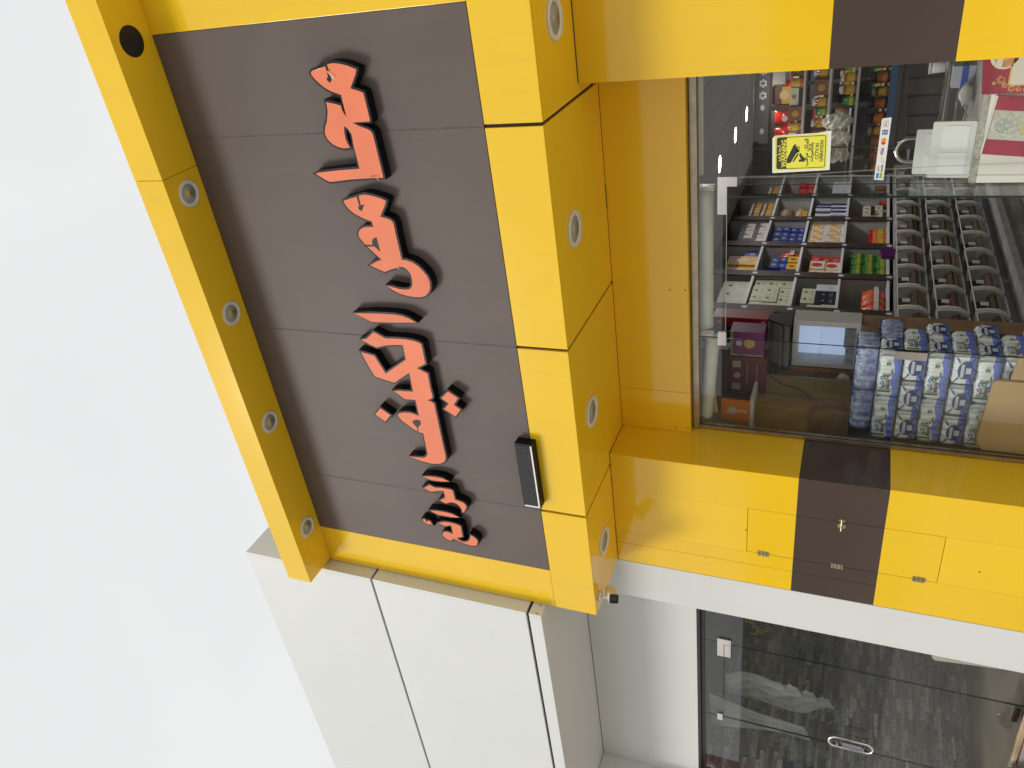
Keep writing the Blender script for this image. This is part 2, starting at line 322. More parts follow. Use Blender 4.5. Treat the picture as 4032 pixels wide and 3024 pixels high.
LETTERS = {
  'meem_hah_alef': ([[(-0.603, 4.271), (-0.594, 4.262), (-0.588, 4.237), (-0.574, 4.167), (-0.567, 4.153), (-0.564, 4.129), (-0.565, 4.104), (-0.571, 4.072), (-0.581, 4.035), (-0.602, 3.986), (-0.624, 3.996), (-0.693, 4.047), (-0.702, 4.02), (-0.716, 3.98), (-0.724, 3.974), (-0.857, 3.971), (-0.866, 3.975), (-0.868, 4.083), (-0.89, 4.042), (-0.904, 4.001), (-0.915, 3.983), (-0.928, 3.974), (-0.949, 3.972), (-1.16, 3.966), (-1.171, 3.967), (-1.172, 4.046), (-1.178, 4.179), (-1.191, 4.326), (-1.179, 4.353), (-1.143, 4.41), (-1.137, 4.392), (-1.125, 4.244), (-1.118, 4.107), (-1.054, 4.108), (-1.01, 4.111), (-0.93, 4.107), (-0.9, 4.121), (-0.884, 4.143), (-0.918, 4.15), (-0.952, 4.152), (-0.983, 4.145), (-1.001, 4.137), (-1.004, 4.177), (-0.996, 4.212), (-0.98, 4.244), (-0.955, 4.268), (-0.931, 4.277), (-0.91, 4.276), (-0.884, 4.265), (-0.855, 4.245), (-0.805, 4.225), (-0.784, 4.221), (-0.755, 4.22), (-0.765, 4.174), (-0.777, 4.132), (-0.801, 4.131), (-0.82, 4.124), (-0.836, 4.112), (-0.793, 4.114), (-0.723, 4.114), (-0.712, 4.143), (-0.7, 4.175), (-0.682, 4.205), (-0.658, 4.234), (-0.633, 4.257), (-0.614, 4.269)]], [[(-0.573, 4.169), (-0.57, 4.157), (-0.628, 4.156), (-0.625, 4.137), (-0.645, 4.151), (-0.659, 4.165), (-0.645, 4.178), (-0.635, 4.179), (-0.629, 4.168)]]),
  'meem_sad': ([[(-1.304, 4.268), (-1.3, 4.26), (-1.278, 4.171), (-1.27, 4.145), (-1.266, 4.12), (-1.267, 4.096), (-1.276, 4.055), (-1.289, 4.011), (-1.302, 3.983), (-1.327, 3.995), (-1.396, 4.044), (-1.403, 4.012), (-1.414, 3.981), (-1.428, 3.968), (-1.441, 3.966), (-1.502, 3.967), (-1.658, 3.964), (-1.661, 3.93), (-1.673, 3.894), (-1.697, 3.861), (-1.726, 3.836), (-1.757, 3.816), (-1.793, 3.807), (-1.83, 3.812), (-1.859, 3.826), (-1.884, 3.853), (-1.895, 3.885), (-1.897, 3.925), (-1.893, 3.973), (-1.879, 4.03), (-1.857, 4.075), (-1.83, 4.109), (-1.838, 4.07), (-1.848, 4.032), (-1.851, 3.993), (-1.848, 3.958), (-1.834, 3.938), (-1.812, 3.928), (-1.78, 3.923), (-1.747, 3.925), (-1.723, 3.939), (-1.703, 3.966), (-1.708, 4.004), (-1.722, 4.052), (-1.74, 4.101), (-1.723, 4.142), (-1.701, 4.192), (-1.69, 4.173), (-1.675, 4.139), (-1.662, 4.101), (-1.626, 4.137), (-1.578, 4.184), (-1.551, 4.202), (-1.529, 4.218), (-1.511, 4.222), (-1.493, 4.216), (-1.475, 4.201), (-1.464, 4.178), (-1.459, 4.152), (-1.458, 4.105), (-1.424, 4.109), (-1.415, 4.14), (-1.4, 4.175), (-1.379, 4.214), (-1.351, 4.246), (-1.323, 4.262)]], [[(-1.276, 4.17), (-1.274, 4.158), (-1.329, 4.157), (-1.325, 4.133), (-1.363, 4.16), (-1.353, 4.175), (-1.34, 4.177), (-1.332, 4.167)], [(-1.571, 4.197), (-1.57, 4.14), (-1.545, 4.137), (-1.529, 4.124), (-1.522, 4.102), (-1.611, 4.099), (-1.579, 4.128), (-1.58, 4.19)]]),
  'alef_big': ([[(-2.034, 4.4), (-2.028, 4.285), (-2.025, 4.179), (-2.025, 4.102), (-2.032, 4.048), (-2.047, 4.005), (-2.07, 3.959), (-2.081, 4.09), (-2.088, 4.285)]], []),
  'lam_kaf_yeh_feh': ([[(-2.224, 4.397), (-2.214, 4.353), (-2.194, 4.329), (-2.161, 4.288), (-2.201, 4.21), (-2.197, 4.149), (-2.196, 4.076), (-2.201, 4.015), (-2.211, 3.976), (-2.222, 3.958), (-2.253, 3.957), (-2.362, 3.958), (-2.402, 4.029), (-2.436, 3.958), (-2.549, 3.962), (-2.607, 3.958), (-2.621, 3.965), (-2.631, 3.979), (-2.643, 4.004), (-2.65, 3.979), (-2.663, 3.958), (-2.697, 3.959), (-2.807, 3.959), (-2.937, 3.96), (-3.088, 3.959), (-3.112, 3.962), (-3.138, 3.975), (-3.155, 3.996), (-3.167, 4.024), (-3.175, 4.085), (-3.167, 4.157), (-3.153, 4.207), (-3.138, 4.247), (-3.138, 4.199), (-3.135, 4.146), (-3.126, 4.122), (-3.109, 4.106), (-3.094, 4.098), (-3.049, 4.097), (-2.984, 4.096), (-2.92, 4.094), (-2.917, 4.124), (-2.9, 4.155), (-2.872, 4.195), (-2.837, 4.238), (-2.81, 4.258), (-2.795, 4.263), (-2.782, 4.253), (-2.772, 4.236), (-2.765, 4.204), (-2.762, 4.17), (-2.764, 4.145), (-2.778, 4.096), (-2.736, 4.095), (-2.651, 4.094), (-2.655, 4.174), (-2.624, 4.213), (-2.6, 4.245), (-2.593, 4.206), (-2.591, 4.156), (-2.587, 4.097), (-2.538, 4.096), (-2.442, 4.093), (-2.483, 4.154), (-2.532, 4.225), (-2.517, 4.292), (-2.499, 4.365), (-2.414, 4.398), (-2.319, 4.425), (-2.328, 4.375), (-2.338, 4.329), (-2.405, 4.302), (-2.468, 4.275), (-2.414, 4.196), (-2.346, 4.096), (-2.29, 4.095), (-2.239, 4.094), (-2.243, 4.16), (-2.253, 4.226), (-2.273, 4.296), (-2.253, 4.345)]], [[(-2.838, 4.16), (-2.822, 4.147), (-2.812, 4.122), (-2.817, 4.096), (-2.833, 4.094), (-2.857, 4.105), (-2.875, 4.126), (-2.914, 4.129), (-2.917, 4.135), (-2.876, 4.133), (-2.865, 4.142)]]),
  'feh_dot': ([[(-2.754, 4.389), (-2.802, 4.323), (-2.861, 4.377), (-2.811, 4.445)]], []),
  'yeh_dots': ([[(-2.557, 3.836), (-2.601, 3.773), (-2.656, 3.814), (-2.689, 3.771), (-2.747, 3.819), (-2.7, 3.892), (-2.652, 3.849), (-2.615, 3.895)]], []),
  'alef_small': ([[(-3.303, 4.179), (-3.295, 4.123), (-3.292, 4.067), (-3.296, 4.022), (-3.315, 3.975), (-3.324, 4.044), (-3.327, 4.113), (-3.318, 4.149)]], []),
  'lam_reh': ([[(-3.411, 4.197), (-3.397, 4.173), (-3.375, 4.144), (-3.391, 4.105), (-3.386, 4.057), (-3.385, 4.006), (-3.387, 3.972), (-3.395, 3.963), (-3.429, 3.961), (-3.475, 3.96), (-3.481, 3.927), (-3.492, 3.895), (-3.515, 3.879), (-3.536, 3.883), (-3.575, 3.906), (-3.586, 3.923), (-3.559, 3.922), (-3.531, 3.932), (-3.509, 3.958), (-3.503, 3.99), (-3.513, 4.018), (-3.525, 4.042), (-3.515, 4.065), (-3.506, 4.087), (-3.472, 4.038), (-3.438, 4.035), (-3.409, 4.038), (-3.417, 4.084), (-3.429, 4.121), (-3.436, 4.144), (-3.424, 4.172)]], []),
  'alef_last': ([[(-3.618, 4.191), (-3.611, 4.124), (-3.611, 4.059), (-3.618, 4.008), (-3.64, 3.957), (-3.649, 4.023), (-3.648, 4.131), (-3.634, 4.164)]], []),
  'hamza': ([[(-3.724, 4.276), (-3.716, 4.257), (-3.723, 4.247), (-3.732, 4.253), (-3.741, 4.244), (-3.725, 4.233), (-3.729, 4.21), (-3.744, 4.209), (-3.762, 4.195), (-3.756, 4.216), (-3.763, 4.226), (-3.757, 4.247), (-3.741, 4.271)]], []),
  'ain': ([[(-3.731, 4.146), (-3.716, 4.119), (-3.706, 4.082), (-3.705, 4.033), (-3.711, 3.991), (-3.721, 3.963), (-3.738, 3.962), (-3.824, 3.964), (-3.848, 4.015), (-3.866, 3.999), (-3.875, 3.97), (-3.869, 3.94), (-3.85, 3.917), (-3.824, 3.903), (-3.794, 3.896), (-3.806, 3.871), (-3.823, 3.852), (-3.845, 3.847), (-3.876, 3.855), (-3.893, 3.873), (-3.9, 3.904), (-3.893, 3.955), (-3.877, 4.001), (-3.861, 4.046), (-3.874, 4.059), (-3.889, 4.067), (-3.882, 4.094), (-3.869, 4.118), (-3.853, 4.131), (-3.837, 4.132), (-3.82, 4.124), (-3.807, 4.106), (-3.802, 4.079), (-3.815, 4.039), (-3.786, 4.04), (-3.731, 4.039), (-3.739, 4.066), (-3.75, 4.09), (-3.741, 4.119)]], []),
}
def offset_poly(poly, d):
    n = len(poly); A = sum(poly[i][0]*poly[(i+1) % n][1]-poly[(i+1) % n][0]*poly[i][1] for i in range(n))
    sg = 1 if A > 0 else -1; out = []
    for i in range(n):
        p0, p1, p2 = Vector(poly[i-1]), Vector(poly[i]), Vector(poly[(i+1) % n])
        a = (p1-p0).normalized(); b = (p2-p1).normalized()
        na = Vector((a.y, -a.x))*sg; nb = Vector((b.y, -b.x))*sg
        k = 1+na.dot(nb); mv = (na+nb)/max(k, 0.45)
        out.append(tuple(p1+mv*d))
    return out

# ------------------------------------------------------------------ ground
PAVE = mat('pavement', (0.56, 0.53, 0.47), 0.85, var=0.12, vscale=1.2, bump=0.3, bscale=30)
struct('ground', bx(-300, 300, -300, 12, -0.25, -0.15), mat('dusty_ground', (0.26, 0.24, 0.21), 0.9, var=0.2, vscale=2, bump=0.4, bscale=60))
struct('pavement', bx(-40, 40, -7.5, 0.6, -0.145, 0.0), PAVE)
kb = MB(); [kb.box(x*1.0-40, x*1.0-39.02, -7.66, -7.505, -0.146, 0.004) for x in range(80)]
struct('kerb', kb, mat('kerb_stone', (0.42, 0.41, 0.38), 0.85, var=0.1))

# ------------------------------------------------------------------ yellow shop front
ZF, ZB, ZT, ZTT = 3.02, 3.34, 5.342, 5.563      # soffit, sign bottom, beam bottom, beam top
S, B = -0.588, -0.883                            # sign plane, beam front
XE, XL, XR, XZ = -4.441, -4.073, -0.349, 0.02
JX = [-3.505, -2.229, -0.932]
ZC, ZD = 1.737, 1.194                            # brown band on the pillars
XQ, XP = -3.412, -0.871
shop = thing('yellow_shop_front', 'yellow and brown panelled shop front with an overhanging sign box', 'shop front', (-2.2, 0, 0))
def yp(name, mb, m=YEL, parent=None): return obj(name, mb, m, parent or shop)
yp('backing_frame', bx(XE+0.02, XZ-0.02, S+0.016, 0.30, ZF+0.012, ZTT-0.03), GAP)
xs = [XL]+JX+[XR]
for i in range(4):
    a = xs[i]+(0.0035 if i else 0.001); b = xs[i+1]-(0.0035 if i < 3 else 0.001)
    if i: yp('joint_sealant', bx(xs[i]-0.0034, xs[i]+0.0034, S+0.0012, S+0.02, ZB+0.004, ZT-0.002), SEAL)
    yp('sign_panel', bx(a, b, S, S+0.03, ZB+0.004, ZT-0.002), SGN)
xs = [XE]+JX+[XZ]
for i in range(4):
    a = xs[i]+(0.0095 if i else 0); b = xs[i+1]-(0.0095 if i < 3 else 0)
    yp('fascia_panel', bx(a, b, S-0.001, S+0.03, ZF, ZB))
    p = MB().box(a, b, S+0.031, -0.002, ZF, ZF+0.03)
    lo, hi = max(a, XQ+0.002), min(b, XP-0.002)
    if hi > lo: p.box(lo, hi, -0.001, 0.362, ZF+0.0005, ZF+0.03)
    yp('soffit_panel', p)
yp('side_strip', bx(XE, XL-0.001, S, S+0.03, ZB+0.002, ZT-0.002))
yp('side_strip', bx(XR+0.001, XZ, S, S+0.03, ZB+0.002, ZT-0.002))
for a, b in ((-4.423, -1.1015), (-1.0985, XZ)):
    yp('top_beam', bx(a, b, B, -0.40, ZT, ZTT))
# the pillars: panels round the small access hatch on the left one
HX0, HX1, HZ0, HZ1 = -4.131, -3.733, 0.842, 2.05
lp = thing('pillar', None, None, (-3.93, 0, 0)); lp.parent = shop; lp.location = (-3.93+2.2, 0, 0)
XW = -4.442; T = 0.03; g = 0.003
def band(z0, z1):
    cuts = sorted({z0, z1, *[z for z in (ZC, ZD) if z0 < z < z1]})
    return [(cuts[i], cuts[i+1], (BRN if cuts[i] >= ZD-1e-6 and cuts[i+1] <= ZC+1e-6 else YEL)) for i in range(len(cuts)-1)]
VJ = -4.255                                       # a fine vertical joint left of the hatch
for z0, z1, m in band(0.02, ZF-0.002):
    for a, b in (((XW, VJ-0.0012), (VJ+0.0012, HX0-g), (HX1+g, XQ)) if z1 > ZD+0.01 else ((XW, HX0-g), (HX1+g, XQ))):
        obj('front_panel', bx(a, b, 0, T, z0, z1), m, lp)
for z0, z1, m in band(0.02, HZ0-g)+band(HZ1+g, ZF-0.002):
    obj('front_panel', bx(HX0-g+0.0002, HX1+g-0.0002, 0, T, z0, z1), m, lp)
obj('core', bx(XW+0.01, XQ-0.035, 0.012, 0.55, 0.0, ZF), GAP, lp)
for z0, z1, m in band(0.02, ZF-0.002):
    obj('reveal_panel', bx(XQ-0.03, XQ+0.0005, 0.0305, 0.452, z0, z1), m, lp)
    obj('trim_strip', bx(XQ-0.03, XQ+0.004, 0.455, 0.486, z0, min(z1, 2.452)), m, lp)
hat = thing('access_hatch', None, None, (0, 0, 0)); hat.parent = shop; hat.location = (-3.93+2.2, 0.0, HZ0)
for z0, z1, m in band(HZ0, HZ1): obj('hatch_panel', bx(HX0, HX1, 0.0005, T, z0, z1), m, hat)
BRASS = mat('dull_brass', (0.50, 0.42, 0.27), 0.35, metal=0.9, var=0.2, vscale=60)
for hz in (1.938, 1.451, 0.949):
    h = MB().box(-4.131-0.021, -4.131-0.002, -0.004, 0.0, hz-0.038, hz+0.038).box(-4.131+0.002, -4.131+0.021, -0.004, 0.0, hz-0.038, hz+0.038)
    h.tube([(-4.131, -0.005, hz-0.038), (-4.131, -0.005, hz+0.038)], 0.004, 8)
    for dx in (-0.012, 0.012):
        for dz in (-0.024, 0, 0.024): h.lathe([(0.0045, 0.001), (0.0045, -0.003), (0, -0.0035)], (-4.131+dx, -0.003, hz+dz), 'Y', 8, 1)
    obj('hinge', h, [BRASS, BLK2], hat)
l = MB().box(-3.785, -3.745, -0.004, 0, 1.425, 1.475).box(-3.728, -3.700, -0.004, 0, 1.432, 1.468)
l.tube([(-3.80, -0.011, 1.452), (-3.705, -0.011, 1.452)], 0.006, 8).tube([(-3.765, -0.011, 1.452), (-3.765, -0.026, 1.445)], 0.005, 8)
for px, pz in ((-3.78, 1.43), (-3.78, 1.47), (-3.75, 1.43), (-3.75, 1.47), (-3.706, 1.438), (-3.706, 1.464)): l.lathe([(0.004, 0), (0.004, -0.006)], (px, 0, pz), 'Y', 8, 1)
obj('latch', l, [BRASS, BLK2], hat)
rp = thing('pillar', None, None, (0, 0, 0)); rp.parent = shop; rp.location = (-0.42+2.2, 0, 0)
for z0, z1, m in band(0.02, ZF-0.002):
    obj('front_panel', bx(XP, XZ, 0, T, z0, z1), m, rp)
    obj('reveal_panel', bx(XP, XP+0.03, 0.0305, 0.452, z0, z1), m, rp)
obj('core', bx(XP+0.035, XZ-0.01, 0.012, 0.55, 0.0, ZF), GAP, rp)
# transom over the glass, with its folded lower edge and screw heads
tj = -3.07
for a, b in ((XQ+0.002, tj-0.001), (tj+0.001, XP-0.002)):
    yp('transom_panel', MB().box(a, b, 0.364, 0.39, 2.509, ZF-0.0008).box(a, b, 0.3905, 0.44, 2.509, 2.514))
sc = MB()
for px, pz in ((-2.27, 2.63), (-2.27, 2.53), (-3.375, 2.62), (-3.365, 2.53)): sc.lathe([(0.005, 0.0), (0.005, -0.002), (0, -0.003)], (px, 0.364, pz), 'Y', 8)
yp('screw_heads', sc, BLK2)
sc = MB()
for pz in (2.32, 2.05, 1.18, 0.80, 0.5):
    for py in (0.445, 0.470): sc.lathe([(0.005, 0.0), (0.005, 0.003), (0, 0.004)], (XQ+(0.004 if py > 0.452 else 0.0006), py, pz), 'X', 8)
for px, pz in ((-3.93, 2.06), (-3.98, 0.62)): sc.lathe([(0.005, 0.0), (0.005, -0.002)], (px, 0, pz), 'Y', 8)
yp('screw_heads', sc, BLK2)
# black disc paints the shade of the hole where a lamp is missing
hole = MB().lathe([(0.083, -0.0015), (0.083, 0.0), (0.0, 0.0)], (-0.354, -0.744, ZT-0.0005), 'Z', 36)
yp('empty_lamp_hole', hole, BLK2)
cr = MB()   # dirty sealant along the soffit corner
for a, b, y in ((-0.86, -0.42, -0.001),): cr.tube([(a, y-0.002, ZF-0.001), (b, y-0.002, ZF-0.001)], 0.0035, 6)
rnd = random.Random(3)
for k in range(6):
    a = -4.40+rnd.random()*0.85; cr.tube([(a, -0.003, ZF-0.001), (a+0.03+rnd.random()*0.09, -0.003, ZF-0.001)], 0.0012+rnd.random()*0.0016, 6)
for k in range(4):
    a = -1.75+rnd.random()*0.25; cr.tube([(a, 0.361, ZF-0.001), (a-0.04-rnd.random()*0.05, 0.361, ZF-0.001)], 0.0028, 6)
yp('sealant_bead', cr, GAP)['kind'] = 'stuff'

# recessed lamps: small ones in the beam, larger ones in the lower soffit
def downlight(x, y, z, r, label, group, kind):
    t = thing('downlight', label, 'lamp', (x, y, z), group)
    if kind == 'small':
        obj('trim_ring', MB().lathe([(r, 0.004), (r, -0.006), (r*0.93, -0.011), (r*0.74, -0.010), (r*0.66, 0.0)], (0, 0, 0), 'Z', 36), LAMPGREY, t, True, True)
        obj('reflector', MB().lathe([(r*0.70, -0.003), (r*0.55, -0.0015), (r*0.35, -0.0008), (0, -0.0004)], (0, 0, 0), 'Z', 36), LENS, t, True, True)
        obj('led_chip', MB().lathe([(r*0.17, -0.001), (r*0.17, -0.004), (0, -0.005)], (r*0.05, -r*0.12, 0), 'Z', 16), LED, t, False, True)
    else:
        obj('trim_ring', MB().lathe([(r, 0.003), (r, -0.007), (r*0.95, -0.013), (r*0.76, -0.010), (r*0.70, -0.001)], (0, 0, 0), 'Z', 40), LAMPGREY, t, True, True)
        obj('lens', MB().lathe([(r*0.74, -0.003), (r*0.5, -0.0015), (0, -0.0008)], (0, 0, 0), 'Z', 40), LENS, t, True, True)
    return t
for x, w in ((-1.232, 'rightmost of the small grey lamps in the top yellow beam'), (-2.058, 'second small grey lamp from the right in the top yellow beam'), (-2.943, 'third small grey lamp from the right in the top yellow beam'), (-3.96, 'leftmost small grey lamp at the end of the top yellow beam')):
    downlight(x, -0.722, ZT-0.0005, 0.083, w, 'small lamps in the top beam', 'small')
for x, w in ((-0.495, 'large round lamp in the soffit above the right pillar'), (-1.598, 'large round lamp in the soffit above the glass door'), (-2.854, 'large round lamp in the soffit above the left shop window'), (-3.988, 'large round lamp in the soffit above the left pillar')):
    downlight(x, -0.286, ZF-0.0005, 0.107, w, 'large lamps under the sign box', 'large')

# ------------------------------------------------------------------ sign letters
WORDS = {
 'meem_hah_alef': ('salmon channel letters with black sides starting the sign at its right end', 'arabic_letters'),
 'meem_sad': ('salmon channel letters with a curled tail, second group from the right', 'arabic_letters'),
 'alef_big': ('tall single salmon stroke letter in the middle of the sign', 'arabic_letter'),
 'lam_kaf_yeh_feh': ('large angular salmon letters joined in the middle word of the sign', 'arabic_letters'),
 'feh_dot': ('single salmon diamond dot above the middle word of the sign', 'letter_dot'),
 'yeh_dots': ('pair of joined salmon diamond dots below the middle word of the sign', 'letter_dot'),
 'alef_small': ('first short stroke of the small salmon word at the sign\'s left end', 'arabic_letter'),
 'lam_reh': ('small joined salmon letters ending in a hook in the last word', 'arabic_letters'),
 'alef_last': ('thin small salmon stroke just right of the last curled letter', 'arabic_letter'),
 'hamza': ('tiny salmon mark above the last word of the sign', 'letter_mark'),
 'ain': ('last small curled salmon letter at the far left of the sign', 'arabic_letter'),
}
LD = 0.064
for key, (faces, holes) in LETTERS.items():
    lab, nm = WORDS[key]
    poly = faces[0]
    bx0 = sum(p[0] for p in poly)/len(poly); bz0 = min(p[1] for p in poly)
    t = thing('channel_letter', lab, 'sign letter', (bx0, S-0.0005, bz0), 'salmon letters on the brown sign')
    loc = [(p[0]-bx0, p[1]-bz0) for p in poly]
    small = key in ('alef_small', 'lam_reh', 'alef_last', 'hamza', 'ain')
    body = curve_mesh('body', [offset_poly(loc, 0.010 if small else 0.012)], BLACK, extrude=LD/2)
    body.transform(Matrix.Translation((0, -LD/2, 0)))
    link('body', body, t)
    face = curve_mesh('face', [loc], SALMON, extrude=0.0015)
    face.transform(Matrix.Translation((0, -LD-0.001, 0)))
    link('face', face, t)
    for h in holes:
        hm = curve_mesh('counter', [[(p[0]-bx0, p[1]-bz0) for p in h]], BLACK, extrude=0.0008)
        hm.transform(Matrix.Translation((0, -LD-0.0034, 0)))
        link('counter', hm, t)
# curled, peeling bits of the salmon film
PEEL = mat('peeling_film', (0.86, 0.72, 0.60), 0.5)
def peel(pts, parent_key):
    m = MB(); n = len(pts)
    vs = []
    for i, (x, z, w) in enumerate(pts): vs += [(x, S-LD-0.004-0.012*abs(math.sin(i*1.3)), z), (x+w*0.5, S-LD-0.010-0.010*abs(math.sin(i*1.3+1)), z+w)]
    m.add(vs, [(2*i, 2*i+1, 2*i+3, 2*i+2) for i in range(n-1)])
    return m
_first = [o for o in COL.objects if o.name.startswith('channel_letter')]
for idx, pts in ((0, [(-0.598, 4.158, .004), (-0.614, 4.143, .012), (-0.628, 4.126, .014), (-0.643, 4.124, .016), (-0.646, 4.115, .006)]), (0, [(-0.592, 4.232, .003), (-0.583, 4.197, .005), (-0.588, 4.170, .003)]), (0, [(-1.166, 4.046, .003), (-1.168, 3.997, .004), (-1.182, 3.994, .003)]), (1, [(-1.703, 3.998, .003), (-1.709, 3.99, .007), (-1.717, 3.984, .003)]), (1, [(-1.409, 3.98, .003), (-1.42, 3.975, .006), (-1.43, 3.965, .003)])):
    obj('peeling_film', peel(pts, 0), PEEL, _first[idx])

# small black light box with faded numerals
lb = thing('light_box_sign', 'small black light box with faded grey face at the sign\'s lower edge', 'light box', (-3.165, S, 3.305))
obj('casing', MB().box(-3.428, -2.903, S-0.068, S-0.0005, 3.305, 3.427), BLACK, lb)
obj('screen', bx(-3.412, -2.916, S-0.0705, S-0.0685, 3.318, 3.417), mat('faded_screen', (0.032, 0.034, 0.037), 0.6, spec=0.2, dirt=(0.22, 0.05, 0.03), dscale=9, damt=0.5), lb)
obj('rim_light', MB().box(-3.418, -2.91, S-0.0735, S-0.0708, 3.309, 3.319).box(-3.420, -3.409, S-0.0737, S-0.0709, 3.309, 3.418), mat('bare_edge', (0.85, 0.80, 0.76), 0.3), lb)  # pale strips along the lower and left edges of the face
nb = MB(); rn = random.Random(11)
x = -2.94
while x > -3.385:
    w = rn.choice((0.008, 0.02, 0.034)); h = rn.choice((0.02, 0.045, 0.055))
    nb.box(x-w, x, S-0.0722, S-0.0704, 3.345, 3.345+h*0.25); nb.box(x-w*0.35, x, S-0.0722, S-0.0704, 3.345+h*0.26, 3.345+h)
    x -= w+rn.choice((0.008, 0.014, 0.03))
obj('numeral_relief', nb, mat('relief_grey', (0.041, 0.044, 0.046), 0.6, spec=0.2), lb)

# bullet camera hanging under the box's left corner
cc = thing('security_camera', 'white bullet security camera under the left corner of the sign box', 'camera', (-4.33, -0.50, ZF-0.16))
obj('base', MB().lathe([(0.038, 0.0), (0.038, -0.012), (0.030, -0.02), (0, -0.02)], (-4.33, -0.505, ZF-0.0008), 'Z', 24), WPL, cc, True)
obj('arm', MB().tube([(-4.33, -0.505, ZF-0.018), (-4.327, -0.505, ZF-0.045), (-4.318, -0.50, ZF-0.065)], [0.013, 0.013, 0.017], 12), WPL, cc, True)
def oriented_box(c, d, w, h, l0, l1, roundn=6, rr=0.35):
    """Rounded-section prism along direction d through c."""
    d = Vector(d).normalized(); s_ = d.cross(Vector((0, 0, 1))).normalized(); u_ = s_.cross(d)
    sec = []
    for k in range(4):
        ax, az = ((1, 1), (-1, 1), (-1, -1), (1, -1))[k]
        for j in range(roundn+1):
            a = R(90*k)+R(90)*j/roundn; r = rr*min(w, h)
            sec.append((ax*(w-r)+r*math.cos(a), az*(h-r)+r*math.sin(a)))
    m = MB(); n = len(sec); vs = []
    for L, sc_ in ((l0, 0.86), (l0+0.012, 1.0), (l1-0.006, 1.0), (l1, 0.94)):
        for p, q in sec: vs.append(Vector(c)+d*L+s_*p*sc_+u_*q*sc_)
    fs = [(i*n+k, i*n+(k+1) % n, (i+1)*n+(k+1) % n, (i+1)*n+k) for i in range(3) for k in range(n)]
    fs += [tuple(range(n)), tuple(range(3*n, 4*n))]
    return m.add(vs, fs)
cd = (0.42, -0.80, -0.42)
obj('housing', oriented_box((-4.305, -0.49, ZF-0.098), cd, 0.036, 0.036, -0.10, 0.075), WPL, cc, False)
obj('front_window', oriented_box((-4.305, -0.49, ZF-0.098), cd, 0.032, 0.032, 0.0752, 0.081), mat('camera_glass', (0.01, 0.011, 0.013), 0.06), cc)
dv = Vector(cd).normalized(); cp = Vector((-4.305, -0.49, ZF-0.098))+dv*0.0815
obj('lens', MB().tube([cp, cp+dv*0.002], 0.012, 16), mat('lens_dark', (0.03, 0.03, 0.035), 0.15), cc)

# ------------------------------------------------------------------ white neighbouring shop front
XV, XN, ZS, ZG = -4.826, -7.416, 3.416, 2.456
WF = -0.696; XC = -4.449; ZW = 6.169
wht = thing('white_shop_front', 'white panelled neighbouring shop front with dark joint lines', 'shop front', (-6.1, 0, 0))
obj('backing_frame', bx(-13.9, XC-0.02, WF+0.02, 0.9, ZS+0.02, ZW-0.02), GAP, wht)
for z0, z1 in ((4.899, ZW), (3.538, 4.877), (ZS, 3.514)):
    obj('fascia_panel', bx(-14, XC-0.0305, WF, WF+0.03, z0, z1), WHT, wht)
    obj('return_panel', bx(XC-0.03, XC, WF, 0.95, z0, z1), WHT, wht)
obj('soffit_panel', bx(XN-0.002, XC-0.031, WF+0.031, 0.198, ZS+0.0005, ZS+0.03), WHT, wht)
obj('soffit_panel', bx(-14, XN-0.006, WF+0.031, 0.1, ZS+0.0005, ZS+0.03), WHT, wht)
obj('transom_panel', bx(XN+0.001, XV-0.001, 0.2, 0.23, ZG, ZS-0.003), WHT, wht)
pb = MB()
obj('pillar', bx(XV, -4.447, 0, 0.6, 0.0, ZS-0.002), WHT, wht)
scn_s = MB()
for px, py, pz in ((-4.452, -0.605, 3.45), (-4.452, -0.68, 3.45)): scn_s.lathe([(0.005, 0.0), (0.005, 0.004)], (XC, py, pz), 'X', 8)
obj('screw_heads', scn_s, BLK2, wht)
rs = thing('red_shop_front', 'red and white pillar of the next shop at the picture\'s lower edge', 'shop front', (-7.9, 0, 0))
obj('upper_panel', bx(-8.6, XN-0.0015, 0, 0.5, ZG, ZS-0.002), WHT, rs)
obj('pillar', bx(-8.6, XN-0.0015, 0.001, 0.5, 0.0, ZG-0.004), RED, rs)
# plain return of the next shop on the other side, out of the frame
nx = thing('beige_shop_front', 'plain pale facade right of the yellow shop', 'shop front', (2.2, 0, 0))
obj('wall', bx(XZ+0.006, 5, 0.0, 0.6, 0.0, 5.4), WHT, nx)
# roof and party walls that close both shops; unseen slab added against light leaks
struct('roof', bx(-14, 5, 0.62, 8.2, 3.25, 3.40), mat('roof_concrete', (0.35, 0.34, 0.32), 0.9))

# low buildings across the street; they show in the glass and in the glossy panels
TAN = mat('render_tan', (0.34, 0.29, 0.22), 0.9, var=0.08, vscale=0.4)
TAN2 = mat('render_grey', (0.30, 0.29, 0.27), 0.9, var=0.08, vscale=0.4)
DKW = mat('far_window', (0.03, 0.035, 0.04), 0.1)
for k, (x0, x1, h_, m_, lab) in enumerate(((-60, -31, 5.6, TAN, 'long tan building across the street, mirrored in the glass'), (-30, -14, 7.2, TAN2, 'taller grey building across the street, mirrored in the glass'), (-12, 12, 5.2, TAN, 'low tan building across the street facing the yellow shop'), (13, 45, 6.3, TAN2, 'grey building across the street far to the right'))):
    t = thing('building', lab, 'building', ((x0+x1)/2, -34, -0.15))
    obj('wall', bx(x0, x1, -44, -33, -0.15, h_), m_, t)
    obj('parapet', MB().box(x0-0.1, x1+0.1, -33.2, -32.85, h_+0.001, h_+0.35).box(x0-0.1, x1+0.1, -44.1, -43.8, h_+0.001, h_+0.35), m_, t)
    x = x0+1.5
    while x < x1-3:
        obj('window', bx(x, x+2.2, -32.995, -32.95, 0.6, 2.7), DKW, t); x += 4.2
